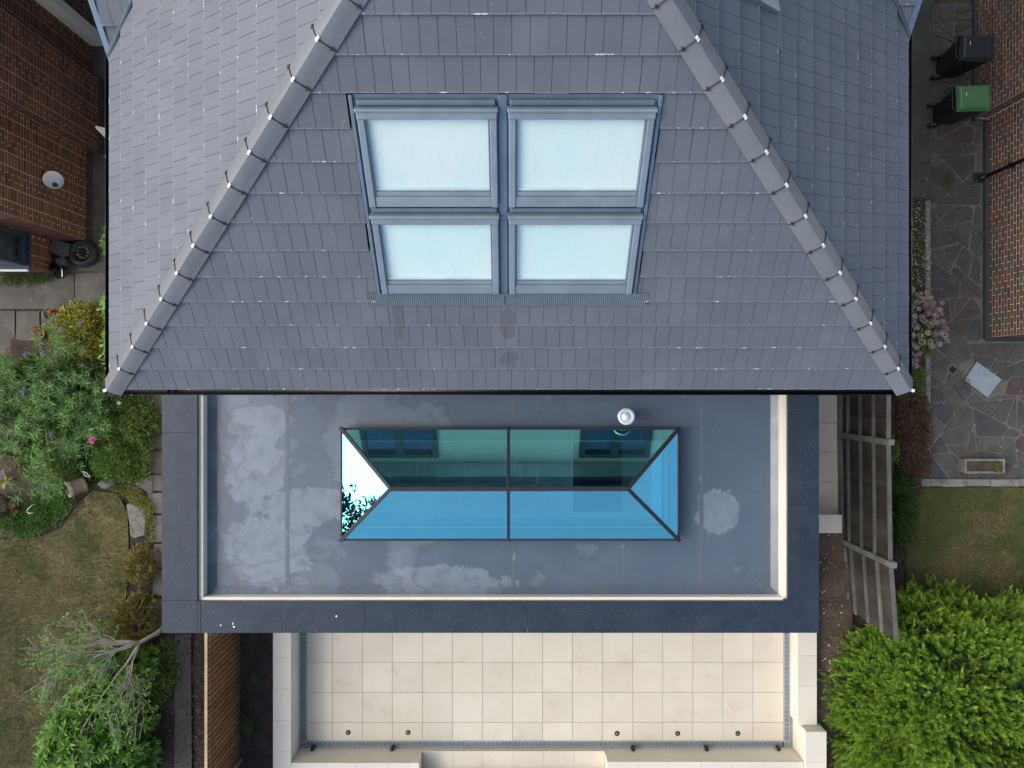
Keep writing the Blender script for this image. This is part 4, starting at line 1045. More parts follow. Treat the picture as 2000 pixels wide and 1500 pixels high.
MB().tube([(9.40, py_, .05), (9.40, py_, 4.5)], .034, 12).build('pipe', M['black_pvc'], dp, smooth=True)
MB().tube([(9.40, py_, .12), (9.36, py_-.01, .06), (9.28, py_-.03, .035)], .036, 10).build('shoe', M['black_pvc'], dp, smooth=True)
for z in (.8, 2.0): MB().box(9.36, 9.46, py_-.05, py_+.05, z, z+.03).build('clip', M['black_pvc'], dp)
MB().box(9.2, 9.42, py_-.11, py_+.09, -.02, .028).build('gully', M['dark'], dp)

# ---------------------------------------------------------------- wheelie bins
def wheelie(px, py, ang, lidmat, label):
    x, y, z = W(px, py, 1.0)
    t = empty('wheelie_bin', (x, y, 0), label, 'bin', 'wheelie bins by the brick wall'); ca, sa = math.cos(ang), math.sin(ang)
    def T(m):
        m.v = [(x+a*ca-b*sa, y+a*sa+b*ca, c) for a, b, c in m.v]; return m
    # body: hinge and wheels on the -x side
    b0 = [(-.22, -.17), (.16, -.17), (.16, .17), (-.22, .17)]; b1 = [(-.30, -.225), (.28, -.225), (.28, .225), (-.30, .225)]
    m = MB(); m.add([(a, b, .03) for a, b in b0]+[(a, b, .93) for a, b in b1], [(3, 2, 1, 0), (4, 5, 6, 7)]+[(i, (i+1) % 4, 4+(i+1) % 4, 4+i) for i in range(4)])
    T(m).build('body', M['bin_body'], t, bevel=.02)
    m = MB().box(-.31, .30, -.24, .24, .93, .955); T(m).build('rim', lidmat, t, bevel=.01)
    m = MB(); m.add([(-.32, -.235, .956), (.33, -.235, .956), (.33, .235, .956), (-.32, .235, .956), (-.27, -.195, 1.04), (.29, -.20, 1.0), (.29, .20, 1.0), (-.27, .195, 1.04)], [(3, 2, 1, 0), (4, 5, 6, 7), (0, 1, 5, 4), (1, 2, 6, 5), (2, 3, 7, 6), (3, 0, 4, 7)])
    lo = T(m).build('lid', lidmat, t, bevel=.03, seg=3)
    m = MB().box(-.20, .22, -.205, -.195, 1.008, 1.03); T(m).build('lid_rib', lidmat, lo, bevel=.004)
    m = MB().box(-.17, -.16, .02, .09, 1.032, 1.0375); T(m).build('lid_mark', M['white_pvc'], lo)
    m = MB().tube([(-.40, -.21, .985), (-.40, .21, .985)], .014, 8); m.tube([(-.40, -.20, .985), (-.29, -.20, .95)], .014, 8); m.tube([(-.40, .20, .985), (-.29, .20, .95)], .014, 8); T(m).build('handle', M['bin_body'], t, smooth=True)
    for s_ in (-1, 1):
        m = MB().lathe([(.0005, -.025), (.095, -.025), (.10, -.015), (.10, .015), (.095, .025), (.0005, .025)], (-.26, s_*.20, .10), 18, axis=(0, 1, 0)); T(m).build('wheel', M['rubber'], t, smooth=True)
wheelie(1910, 92, R(-2), M['bin_black'], 'black wheelie bin in front of the brick wall, farther from the lawn')
wheelie(1903, 190, R(2), M['bin_green'], 'wheelie bin with a bright green lid beside the brick wall')

# ---------------------------------------------------------------- trough, pots, tyres, stones on the ground
tx0, tx1, ty0, ty1 = WX(1884, .3), WX(1963, .3), WY(925, .3), WY(896, .3)
tp = empty('planter_trough', ((tx0+tx1)/2, (ty0+ty1)/2, 0), 'weathered concrete trough planter standing on the crazy paving', 'planter')
m = MB(); th = .045
def ringbox(m, x0, x1, y0, y1, z0, z1, t_, taper=.03):
    a = [(x0+taper, y0+taper), (x1-taper, y0+taper), (x1-taper, y1-taper), (x0+taper, y1-taper)]; b = [(x0, y0), (x1, y0), (x1, y1), (x0, y1)]; c = [(x0+t_, y0+t_), (x1-t_, y0+t_), (x1-t_, y1-t_), (x0+t_, y1-t_)]
    vs = [(p[0], p[1], z0) for p in a]+[(p[0], p[1], z1) for p in b]+[(p[0], p[1], z1) for p in c]+[(p[0], p[1], z0+.05) for p in c]
    fs = [(3, 2, 1, 0)]
    for i in range(4):
        j = (i+1) % 4; fs += [(i, j, 4+j, 4+i), (4+i, 4+j, 8+j, 8+i), (8+i, 8+j, 12+j, 12+i)]
    fs.append((12, 13, 14, 15)); m.add(vs, fs)
ringbox(m, tx0, tx1, ty0, ty1, .01, .31, th); m.build('trough_body', M['stone'], tp, bevel=.008)
MB().box(tx0+th-.005, tx1-th+.005, ty0+th-.005, ty1-th+.005, .2, .27).build('trough_soil', M['soil_brown'], tp)
# tyre planter
ty = empty('tyre_planter', W(165, 492, 0), 'old black tyre used as a planter with pebbles and grass', 'planter')
tc_ = W(162, 493, .15)
prof = []
for k in range(17):
    a = 2*math.pi*k/16; prof.append((.205+.085*math.cos(a), .12+.115*math.sin(a)))
MB().lathe(prof, (tc_[0], tc_[1], 0), 32).build('tyre', M['rubber'], ty, smooth=True)
MB().lathe([(.15, .0), (.15, .12), (.0005, .13)], (tc_[0], tc_[1], 0), 20).build('fill', M['soil'], ty)
def stone(name, c, r, mat, parent=None, seed=0, flat=.6, label=None, cat=None, group=None):
    from mathutils import noise as mn
    bm = bmesh.new(); bmesh.ops.create_icosphere(bm, subdivisions=3, radius=1)
    for v in bm.verts:
        k = 1+.32*mn.noise(v.co*1.3+Vector((seed*3.1, seed, 0)))+.12*mn.noise(v.co*4+Vector((seed, 0, seed)))
        v.co = Vector((v.co.x*r[0]*k, v.co.y*r[1]*k, max(-.3, v.co.z)*r[2]*k))
        v.co += Vector(c)
    me = bpy.data.meshes.new(name); bm.to_mesh(me); bm.free(); me.polygons.foreach_set('use_smooth', [True]*len(me.polygons))
    o = link(name, me, mat, parent)
    if label: tag(o, label, cat or 'stone', group)
    return o
for k in range(9):
    a = k*.7; stone('pebble', (tc_[0]+.115*math.cos(a), tc_[1]+.115*math.sin(a), .15), (.034, .028, .022), M['clay_rim'], ty, k)
# broken slabs, bucket
rs = empty('broken_slab', W(115, 485, 0), 'large broken grey slab lying against the bay wall', 'slab')
MB().prism(ccw(wpoly([(80, 484), (104, 466), (142, 478), (138, 498), (117, 501), (96, 492)], .25)), .17, .22, inset=.02).build('slab_piece', M['concrete'], rs)
MB().prism(ccw(wpoly([(84, 483), (110, 470), (132, 480), (125, 494)], .1)), .0, .17).build('slab_under', M['soil'], rs)
sb = empty('broken_slab', W(120, 508, 0), 'small broken pale slab leaning beside the black bucket', 'slab')
MB().prism(ccw(wpoly([(107, 506), (124, 502), (130, 520), (112, 517)], .2)), .02, .2, inset=.05).build('slab_piece', M['slab'], sb)
bk = empty('bucket', W(112, 525, 0), 'black plastic bucket lying next to the broken slab', 'bucket')
bc = W(112, 526, .15)
MB().lathe([(.0005, -.14), (.09, -.14), (.125, .13), (.132, .14), (.12, .14), (.085, -.12), (.0005, -.12)], bc, 22, axis=(.6, -.45, .35)).build('pail', M['black_pvc'], bk, smooth=True)
MB().tube([(bc[0]+.12, bc[1]-.18, .22), (bc[0]+.19, bc[1]-.16, .3), (bc[0]+.2, bc[1]-.02, .33), (bc[0]+.13, bc[1]+.05, .28)], .006, 6).build('handle', M['steel'], bk)
# flower pot with red flower
fp = empty('flower_pot', W(97, 614, 0), 'round brown plant pot with a red flower on the slabs', 'plant pot')
pc = W(97, 613, .2)
MB().lathe([(.0005, 0), (.09, 0), (.125, .2), (.135, .21), (.12, .21), (.115, .16), (.0005, .15)], (pc[0], pc[1], 0), 26).build('pot', M['terracotta'], fp, smooth=True)
fp2 = empty('flower_pot', W(72, 650, 0), 'pot of coral red flowers half hidden behind the grey-green shrub', 'plant pot')
pc2 = W(72, 651, .25)
MB().lathe([(.0005, 0), (.09, 0), (.12, .2), (.11, .2), (.105, .16), (.0005, .15)], (pc2[0], pc2[1], 0), 24).build('pot', M['terracotta'], fp2, smooth=True)
# clay chimney pot lying in the bed
cp = empty('clay_pot', W(142, 952, 0), 'old clay chimney pot tilted on its side with a fern growing from its mouth', 'clay pot')
a0 = Vector(W(166, 945, .12)); a1 = Vector(W(131, 957, .34)); ax = (a1-a0); L = ax.length
MB().lathe([(.0005, 0), (.15, 0), (.155, .03), (.14, .05), (.135, L*.3), (.142, L*.62), (.15, L*.86)], a0, 28, axis=ax).build('barrel', M['terracotta'], cp, smooth=True)
MB().lathe([(.15, L*.80), (.165, L*.84), (.155, L*.88), (.165, L*.93), (.16, L), (.132, L), (.128, L*.6), (.0005, L*.55)], a0, 28, axis=ax).build('rim', M['clay_rim'], cp, smooth=True)
stone('boulder', W(209, 945, .08), (.17, .085, .12), M['stone'], None, 2, label='pale lumpy rock at the tip of the lawn beside the clay pot', cat='rock')
stone('boulder', W(26, 839, .1), (.10, .06, .08), M['stone'], None, 5, label='small rounded rock among leaves at the far edge of the bed', cat='rock')
stone('boulder', W(-5, 985, .2), (.19, .24, .3), M['stone'], None, 6, label='tall pale stone at the picture edge beside the flower bed', cat='rock')
stone('cobble', W(268, 970, .03), (.04, .055, .04), M['slab'], None, 7, label='darker of two small cobbles beside the stone path', cat='stone')
stone('cobble', W(276, 971, .03), (.035, .06, .04), M['stone'], None, 8, label='paler of two small cobbles beside the stone path', cat='stone')
m = MB().prism(ccw(wpoly([(246, 985), (254, 982), (268, 988), (283, 990), (286, 1010), (284, 1046), (262, 1053), (254, 1047), (252, 1018)], .06)), -.02, .075, inset=.04)
tag(m.build('stepping_stone', M['stone'], bevel=.015), 'large rough stepping stone between the lawn and the stone path', 'stone')
m = MB().prism(ccw(wpoly([(262, 941), (283, 928), (298, 932), (300, 962), (292, 966)], .05)), -.02, .06, inset=.05)
tag(m.build('stepping_stone', M['slab'], bevel=.012), 'smaller flat stone below the leafy bed touching the stone path', 'stone')
m = MB().prism(ccw(wpoly([(283, 852), (300, 848), (296, 868), (287, 872)], .1)), -.02, .1, inset=.06)
tag(m.build('stepping_stone', M['slab'], bevel=.012), 'small upright-edged stone at the bed edge beside the extension', 'stone')
# white wire hoops in the bed
def hoop(label, pts):
    tag(MB().tube(pts, .008, 6).build('plant_hoop', M['white_pvc'], smooth=True), label, 'wire hoop')
hoop('thin white wire loop beside the clay chimney pot', [W(160, 920, .25), W(168, 923, .3), W(176, 930, .3), (W(175, 932, .3)), W(166, 929, .3), W(161, 921, .25)])
hoop('white curved plastic hoop in the front of the flower bed', [W(47, 995, .05), W(53, 1000, .15), W(58, 1003, .2), W(64, 1001, .22)])
hoop('thin white arched rod crossing the hoop in the flower bed', [W(50, 1004, .05), W(54, 995, .2), W(62, 987, .25), W(76, 984, .1)])

# ---------------------------------------------------------------- fences
fe = empty('fence', (6.52, -1.2, 0), 'weathered grey timber fence panel nearest the tiled house', 'fence')
def fence_panel(t, p0, p1, z0, zt, rails, bw=.125, sid=0):
    p0, p1 = Vector(p0), Vector(p1); A = (p1-p0).normalized(); N = Vector((A.y, -A.x, 0)); 
    if N.x > 0: N = -N
    L = (p1-p0).length; rr = random.Random(sid); x = 0
    while x < L-.02:
        w = min(bw, L-x)
        MB().fbox(p0, A, Vector((0, 0, 1)), N, x+.001, x+w-.0015, z0, zt-.03-rr.uniform(0, .008), -.022+rr.uniform(-.003, .003), -.006).build('board', M['fence_grey'], t)
        x += w
    for z in rails: MB().fbox(p0, A, Vector((0, 0, 1)), N, 0, L, z, z+.06, -.004, .045).build('rail', M['fence_rail'], t, bevel=.006)
    MB().fbox(p0, A, Vector((0, 0, 1)), N, 0, L, zt-.028, zt, -.045, .028).build('cap_rail', M['fence_rail'], t, bevel=.004)
    MB().fbox(p0, A, Vector((0, 0, 1)), N, 0, L, 0, .15, -.005, .04).build('gravel_board', M['post_grey'], t)
rails = (.40, .90, 1.40)
PA, PB, PC_ = (6.53, WY(843, 0)), (6.56, -3.06), (6.66, -4.45)
fence_panel(fe, (6.53, .5, 0), (*PA, 0), .15, 1.92, rails, sid=1); fence_panel(fe, (PA[0], PA[1]-.1, 0), (*PB, 0), .15, 1.92, rails, sid=2)
fe2 = empty('fence', (6.65, -4.4, 0), 'weathered grey timber fence panel running behind the conifer', 'fence')
fence_panel(fe2, (PB[0]+.01, PB[1]-.12, .05), (*PC_, .05), .2, 1.88, rails, sid=3)
for (p, lab, zt, parent) in ((PA, 'fence post', 2.02, fe), (PB, 'x', 2.05, fe)):
    MB().box(p[0]-.05, p[0]+.055, p[1]-.11, p[1]-.0, 0, zt).build('post', M['post_grey'], parent, bevel=.01)
# cedar fence on the west side
ce_ = empty('slatted_fence', (-5.35, -6, 0), 'brown vertical board fence beside the patio and the dark side path', 'fence')
yb = -3.75; k = 0
while yb > -8.6:
    MB().box(-5.345, -5.315+.004*random.random(), yb-.084, yb, .34+.0*k, 1.74+.006*random.random()).build('board', M['cedar'], ce_, bevel=.002)
    yb -= .1025; k += 1
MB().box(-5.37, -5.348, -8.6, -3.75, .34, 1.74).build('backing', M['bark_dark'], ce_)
MB().box(-5.395, -5.345, -8.6, -3.75, 1.748, 1.775).build('cap_rail', M['cedar_end'], ce_, bevel=.004)
MB().box(-5.36, -5.26, -7.36, -7.26, .3, 1.2).build('concrete_post', M['post_grey'], ce_, bevel=.008)
MB().box(-5.34, -5.30, -8.6, -3.75, .30, .345).build('gravel_board', M['post_grey'], ce_)

# ---------------------------------------------------------------- plants
def unit(v): return v/np.maximum(1e-9, np.linalg.norm(v, axis=-1, keepdims=True))
def leaf_arrays(P, D, L, ratio, fold=.12, droop=.15, up=None):
    n = len(P); D = unit(D); Uv = np.tile(np.array([0, 0, 1.]), (n, 1)) if up is None else up
    Uv = unit(Uv+rng.normal(0, .35, (n, 3)))
    S = unit(np.cross(D, Uv)); Nn = np.cross(S, D)
    L = np.asarray(L).reshape(-1, 1)*np.ones((n, 1)); Wd = L*ratio
    v0 = P; v1 = P+D*L*.45+S*Wd*.5+Nn*Wd*fold; v2 = P+D*L-Nn*L*droop; v3 = P+D*L*.45-S*Wd*.5+Nn*Wd*fold
    V = np.stack([v0, v1, v2, v3], 1).reshape(-1, 3)
    b = (np.arange(n)*4)[:, None]
    F = np.concatenate([b+np.array([[0, 3, 2]]), b+np.array([[0, 2, 1]])], 1).reshape(-1, 3)
    return V, F
def leaves(name, P, D, L, ratio, mat, parent=None, **k):
    V, F = leaf_arrays(np.asarray(P, float), np.asarray(D, float), L, ratio, **k)
    o = np_mesh(name, V, F, mat, parent); return o
def clump_points(c, rx, ry, h, n_clump, cr, per, shell=.8):
    """points and outward directions on a dome made of many small clumps"""
    c = np.array(c, float)
    th = rng.uniform(0, 2*np.pi, n_clump); ct = rng.uniform(.0, 1, n_clump); st = np.sqrt(1-ct**2)
    rr = rng.uniform(shell, 1.05, n_clump)
    cc = c+np.stack([np.cos(th)*st*rx*rr, np.sin(th)*st*ry*rr, ct*h*rr], 1)
    d = unit(np.stack([np.cos(th)*st/rx, np.sin(th)*st/ry, ct/h], 1))
    d = np.repeat(d, per, 0); cc = np.repeat(cc, per, 0)
    o = unit(rng.normal(0, 1, (len(cc), 3))+d*.9)
    crs = cr*rng.uniform(.6, 1.2, (n_clump, 1)).repeat(per, 0)
    P = cc+o*crs*rng.uniform(.4, 1, (len(cc), 1)); P[:, 2] = np.maximum(P[:, 2], .02)
    D = unit(o+.5*d+rng.normal(0, .4, o.shape)); return P, D
def rnd_in(poly, n):
    xs_ = [p[0] for p in poly]; ys_ = [p[1] for p in poly]; out = []
    pts = np.column_stack([rng.uniform(min(xs_), max(xs_), n*4), rng.uniform(min(ys_), max(ys_), n*4)])
    ins = np.zeros(len(pts), bool); j = len(poly)-1
    for i in range(len(poly)):
        xi, yi = poly[i]; xj, yj = poly[j]
        c = ((yi > pts[:, 1]) != (yj > pts[:, 1])) & (pts[:, 0] < (xj-xi)*(pts[:, 1]-yi)/((yj-yi) or 1e-9)+xi)
        ins ^= c; j = i
    return pts[ins][:n]
def grass(name, poly, n, hmin, hmax, mat, z=.02, lab=None):
    p = rnd_in(poly, n); P = np.column_stack([p, np.full(len(p), z)])
    D = np.column_stack([rng.normal(0, .8, (len(p), 2)), np.ones(len(p))])
    V, F = leaf_arrays(P, D, rng.uniform(hmin, hmax, len(p)), .14)
    o = np_mesh(name, V, F, mat); return tag(o, lab, 'grass', None, 'stuff')
vis_w = ccw([W(x, y, 0)[:2] for x, y in ((-40, 1060), (0, 1054), (76, 1048), (122, 1030), (152, 985), (182, 957), (230, 964), (250, 1000), (253, 1100), (246, 1180), (215, 1300), (150, 1420), (140, 1540), (-40, 1540))])
grass('grass', vis_w, 46000, .025, .06, M['grass'], lab='short dry mown grass with straw-coloured patches')
vis_e = ccw([W(x, y, 0)[:2] for x, y in ((1768, 1100), (1775, 1010), (1800, 952), (2040, 950), (2040, 1250), (1768, 1250))])
grass('grass', vis_e, 30000, .025, .07, M['lawn_green'], lab='short green grass beside the weathered fence and edging stones')

def bush(name, label, px, py, z, r, h, n_clump, cr, per, L, ratio, mat, cat='shrub', stems=True, ry=None, core=None, **k):
    c = W(px, py, z); t = empty(name, (c[0], c[1], 0), label, cat)
    P, D = clump_points((c[0], c[1], .05), r, ry or r, h, n_clump, cr, per, **k)
    leaves('foliage', P, D, rng.uniform(L*.7, L*1.25, len(P)), ratio, mat, t)
    P, D = clump_points((c[0], c[1], .03), r*.72, (ry or r)*.72, h*.7, n_clump//3, cr*1.2, per//2)
    leaves('inner_foliage', P, D, rng.uniform(L*.7, L*1.25, len(P)), ratio, core or mat, t)
    if stems:
        m = MB()
        for i in range(6):
            a = i*1.05; m.tube([(c[0]+.03*math.cos(a), c[1]+.03*math.sin(a), 0), (c[0]+r*.3*math.cos(a), c[1]+r*.3*math.sin(a), h*.4), (c[0]+r*.7*math.cos(a+.2), c[1]+r*.7*math.sin(a+.2), h*.72)], [.018, .012, .006], 6)
        m.build('stems', M['bark'], t)
    return t
def ucore(n): return M[n]
bush('variegated_shrub', 'low yellow and green variegated shrub beside the tiled roof gutter', 158, 645, .25, .60, .50, 300, .11, 34, .042, .62, M['euonymus'], core=M['ground_leaf'], ry=.50, shell=.55)
# glossy palmate shrub peeping out under the west gutter
gl = empty('glossy_shrub', (*W(222, 660, 0)[:2], 0), 'bright glossy large-leaved shrub growing against the house wall under the gutter', 'shrub')
Ps, Ds = [], []
for (px, py, z) in [(207, 575, 1.3), (203, 590, 1.2), (211, 600, 1.4), (205, 612, 1.1), (212, 625, 1.3), (200, 598, 1.0), (210, 650, 1.2), (205, 668, 1.0), (212, 680, 1.2), (207, 695, 1.0), (213, 712, .9), (209, 455, 1.2), (206, 470, 1.1), (213, 485, 1.0), (209, 640, .8), (214, 560, 1.0), (216, 610, 1.5), (216, 660, 1.5), (216, 700, 1.4)]:
    c = np.array(W(px+4, py, z))
    for k in range(13):
        a = rng.uniform(0, 2*np.pi); d = np.array([math.cos(a), math.sin(a), rng.uniform(-.2, .5)])
        Ps.append(c+d*.02+rng.normal(0, .03, 3)); Ds.append(d)
leaves('foliage', Ps, Ds, rng.uniform(.09, .16, len(Ps)), .42, M['fatsia'], gl)
m = MB()
for (px, py, z) in [(210, 600, 1.3), (210, 660, 1.1), (211, 700, 1.0), (209, 470, 1.0)]:
    c = W(px+5, py, z); m.tube([(-8.0+.0, c[1], .0) if False else (c[0]+.15, c[1], 0), c], [.02, .01], 6)
m.build('stems', M['bark'], gl)
# buddleia: arching branches, grey-green rosettes, purple spikes
bd_ = empty('buddleia', (*W(95, 800, 0)[:2], 0), 'tall grey-green buddleia with brown branches and a few purple flower spikes', 'shrub')
m = MB(); base = Vector(W(96, 782, 0)); tipsP = []
def branch(p, d, L, r, depth):
    p = Vector(p); d = Vector(d).normalized(); pts = [p]; rs_ = [r]
    q = p.copy()
    for i in range(5):
        d = (d+Vector(rng.normal(0, .16, 3))+Vector((0, 0, -.02*depth))).normalized(); q = q+d*L/5; pts.append(q.copy()); rs_.append(r*(1-.14*(i+1)))
    m.tube(pts, rs_, 6)
    if depth < 2:
        for i in range(3 if depth == 0 else 3):
            j = random.randint(2, 5); nd = (d+Vector(rng.normal(0, .65, 3))); nd.z = abs(nd.z)*.6+.15
            branch(pts[j], nd, L*.62, rs_[j]*.7, depth+1)
    tipsP.append((pts[-1], d)); tipsP.append((pts[3], d))
for i in range(13):
    a = i*.483+.3; branch(base+Vector((.1*math.cos(a), .08*math.sin(a), 0)), (math.cos(a)*.95, math.sin(a)*.8, rng.uniform(.5, .95)), rng.uniform(.75, 1.1), .036, 0)
m.build('branches', M['bark'], bd_, smooth=True)
Ps, Ds, Ls = [], [], []
for (p, d) in tipsP:
    for rep in range(3):
        c = np.array(p)+rng.normal(0, .11, 3)
        for k in range(8):
            a = k*2.4+rng.uniform(0, .5); v = np.array([math.cos(a), math.sin(a), rng.uniform(.0, .5)])
            Ps.append(c+np.array([0, 0, -.008*k])); Ds.append(v); Ls.append(rng.uniform(.085, .155))
leaves('foliage', Ps, Ds, np.array(Ls), .17, M['buddleia'], bd_)
P, D = clump_points((*W(85, 775, .3)[:2], .05), 1.3, .85, .6, 230, .12, 16, shell=.5)
leaves('lower_foliage', P, D, rng.uniform(.06, .13, len(P)), .34, M['buddleia_low'], bd_)
for (px, py) in ((49, 690), (83, 687), (46, 760), (157, 627), (118, 640), (3, 925), (100, 845)):
    c = np.array(W(px, py, 1.3 if py < 800 else .8)); n = 130; t_ = rng.uniform(0, 1, n); ang = rng.uniform(0, 6.28, n); r_ = .028*(1-.6*t_)
    dirv = np.array([.3, -.5, .5])
    P = c+np.outer(t_*.17, dirv)+np.column_stack([np.cos(ang)*r_, np.sin(ang)*r_, rng.normal(0, .012, n)])
    leaves('flower_spike', P, rng.normal(0, 1, (n, 3)), rng.uniform(.012, .022, n), .8, M['petal_purple'], bd_)
# mixed ground-cover plants in the bed
def cover(name, label, pts_poly, n, hmax, L, ratio, mat, cat='ground cover'):
    poly = ccw([W(x, y, .1)[:2] for x, y in pts_poly]); p = rnd_in(poly, n//9)
    from mathutils import noise as mn
    Z = np.array([max(.03, hmax*(.55+.8*mn.noise(Vector((a*2.3, b*2.3, 1.7))))) for a, b in p])
    c = np.column_stack([p, Z]).repeat(9, 0); o = rng.normal(0, 1, (len(c), 3)); o[:, 2] = np.abs(o[:, 2])*.7; o = unit(o)
    P = c+o*rng.uniform(.01, .09, (len(c), 1)); V, F = leaf_arrays(P, unit(o+np.array([0, 0, .25])), rng.uniform(L*.6, L*1.3, len(P)), ratio)
    return tag(np_mesh(name, V, F, mat), label, cat, None, 'stuff')
cover('ground_cover', 'dense mixed green leaves filling the bed beside the extension', [(140, 760), (296, 768), (300, 860), (290, 930), (230, 948), (150, 935), (100, 900), (60, 930), (20, 880), (60, 800)], 21000, .34, .052, .55, M['ground_leaf'])
cover('ground_cover', 'yellowish green low leaves in the middle of the bed', [(60, 850), (150, 850), (190, 920), (120, 940), (60, 930)], 4500, .22, .04, .55, M['ground_yellow'])
cover('ground_cover', 'sparse leafy plants at the front edge of the flower bed', [(0, 1000), (70, 975), (120, 960), (150, 975), (112, 1020), (60, 1045), (0, 1040)], 4800, .16, .05, .45, M['buddleia_low'])
cover('ground_cover', 'green creeping plants round the stepping stones', [(215, 950), (262, 955), (292, 985), (296, 1040), (288, 1060), (284, 1000), (255, 975)], 2600, .07, .035, .6, M['ground_yellow'])
bush('yellow_green_shrub', 'dark green shrub with pale leaf tips beside the extension coping', 268, 830, .3, .36, .45, 170, .07, 18, .045, .6, M['ground_leaf'])
bush('feathery_shrub', 'feathery mid-green shrub beside the clay chimney pot', 228, 900, .2, .5, .42, 220, .07, 18, .05, .3, M['buddleia_low'], ry=.36)
def rosette(name, label, spots, L, ratio, mat, cat='plant', per=16, upz=.35):
    t = empty(name, (*W(*spots[0][:2], 0)[:2], 0), label, cat); Ps, Ds = [], []
    for (px, py, z) in spots:
        c = np.array(W(px, py, z))
        for k in range(per):
            a = k*2.4+rng.uniform(0, .4); Ps.append(c+np.array([0, 0, -.003*k])); Ds.append([math.cos(a), math.sin(a), upz+rng.uniform(-.2, .4)])
    leaves('foliage', Ps, Ds, rng.uniform(L*.7, L*1.2, len(Ps)), ratio, mat, t)
    m = MB(); [m.tube([(W(px, py, z)[0], W(px, py, z)[1], 0), W(px, py, z)], .008, 5) for px, py, z in spots]; m.build('stems', M['bark'], t); return t
rosette('hosta', 'broad-leaved light green plant in the middle of the flower bed', [(133, 875, .3), (146, 888, .25), (122, 868, .25), (128, 893, .25)], .17, .5, M['tuft'])
rosette('broad_leaf_plant', 'plant with large pointed green leaves at the far edge of the bed', [(10, 862, .5), (25, 868, .5), (-5, 880, .45), (60, 900, .4), (62, 880, .4)], .22, .38, M['buddleia_low'], per=12)
rosette('fern', 'bright green fern growing out of the clay chimney pot', [(117, 953, .32), (122, 960, .3), (115, 946, .3)], .15, .25, M['tuft'], per=20)
rosette('yellow_leaf_plant', 'plant with one large yellowing leaf at the picture edge', [(8, 940, .3), (2, 930, .3)], .16, .6, M['ground_yellow'], per=7)
rosette('orange_plant', 'small plant with orange leaves beside the tall pale stone', [(22, 988, .2), (28, 1000, .15)], .09, .4, M['petal_orange'], per=9)
# single blooms
def bloom(name, label, px, py, z, r, mat, n=26, cat='flower', group=None):
    c = np.array(W(px, py, z)); t = empty(name, (c[0], c[1], 0), label, cat, group)
    k = np.arange(n); a = k*2.4; el = np.linspace(1.2, .1, n)
    D = np.column_stack([np.cos(a)*np.cos(el), np.sin(a)*np.cos(el), np.sin(el)])
    leaves('petals', c+D*r*.2, D, np.full(n, r), .8, mat, t); MB().tube([(c[0], c[1], 0), tuple(c)], .004, 5).build('stem', M['bark'], t)
bloom('rose', 'single bright pink rose in the flower bed', 181, 860, .85, .06, M['petal_pink'])
bloom('white_flower', 'white flower just below the corner of the tiled roof', 191, 763, .6, .04, M['petal_white'], 14)
bloom('white_flower', 'white flower nearer the extension coping', 233, 787, .55, .038, M['petal_white'], 14)
bloom('geranium', 'red flower head in the round brown pot', 104, 609, .42, .055, M['petal_red'])
rosette('geranium_leaves', 'dark leaves around the red flower in the round pot', [(97, 614, .26), (93, 610, .24)], .06, .8, M['ground_leaf'], per=14)
for n_, (px, py) in enumerate(((70, 648), (78, 645), (66, 655), (80, 655), (72, 640))): bloom('coral_flower', '%s coral red flower head of the clump in the pot behind the shrub' % ('central', 'upper right', 'lower left', 'lower right', 'topmost')[n_], px, py, .42, .05, M['petal_coral'], 18, 'flower', 'coral flowers in the pot')
for n_, (px, py) in enumerate(((93, 872), (99, 885), (180, 886), (172, 972))): bloom('pink_flower', ('small pink flower left of the hosta', 'small pink flower just below the hosta leaves', 'tiny coral flower below the pink rose', 'tiny red flower on the lawn tip')[n_], px, py, .25 if n_ < 3 else .06, .026, M['petal_coral'], 10)
tuftc = np.array(W(162, 493, .14)); n = 160; ang = rng.uniform(0, 6.28, n); rr_ = .09*np.sqrt(rng.uniform(0, 1, n))
leaves('tyre_grass', tuftc+np.column_stack([np.cos(ang)*rr_, np.sin(ang)*rr_, np.zeros(n)]), np.column_stack([rng.normal(0, .6, (n, 2)), np.ones(n)]), rng.uniform(.05, .11, n), .12, M['grass_green'], ty)
cover('moss_strip', 'green moss and weeds along the foot of the bay wall', [(0, 530), (100, 533), (104, 545), (60, 552), (0, 556)], 2000, .03, .03, .5, M['grass_green'])
# bronze shrubs by the path
bush('bronze_shrub', 'round bronze-green shrub under the bare branches', 258, 1215, .35, .40, .55, 210, .07, 14, .062, .5, M['bronze'], ry=.50)
bush('bronze_shrub', 'small bronze-green shrub between the lawn and the extension corner', 272, 1105, .25, .24, .42, 110, .06, 14, .055, .5, M['bronze'], ry=.36)
# bare branching tree by the corner of the extension
tt = empty('bare_tree', (*W(352, 1245, 0)[:2], 0), 'sparse small tree with bare pale branches and leaf tufts beside the extension corner', 'tree')
m = MB(); tips = []
def twig(p, d, L, r, depth):
    p = Vector(p); d = Vector(d).normalized(); pts = [p.copy()]; rs_ = [r]; q = p.copy()
    for i in range(5):
        d = (d+Vector(rng.normal(0, .11, 3))).normalized(); q = q+d*L/5; pts.append(q.copy()); rs_.append(max(.0052, r*(1-.13*(i+1))))
    m.tube(pts, rs_, 5)
    if depth < 3:
        for i in range((5, 4, 2)[depth]):
            j = random.randint(2, 5); nd = (d*1.1+Vector(rng.normal(0, .5, 3))); twig(pts[j], nd, L*rng.uniform(.5, .75), rs_[j]*.65, depth+1)
    if depth >= 2: tips.append(np.array(pts[-1]))
root = Vector(W(335, 1215, .0))
m.tube([root, root+Vector((-.02, -.03, .6)), root+Vector((-.08, -.02, 1.1))], [.05, .042, .032], 8)
s1 = root+Vector((-.08, -.02, 1.1))
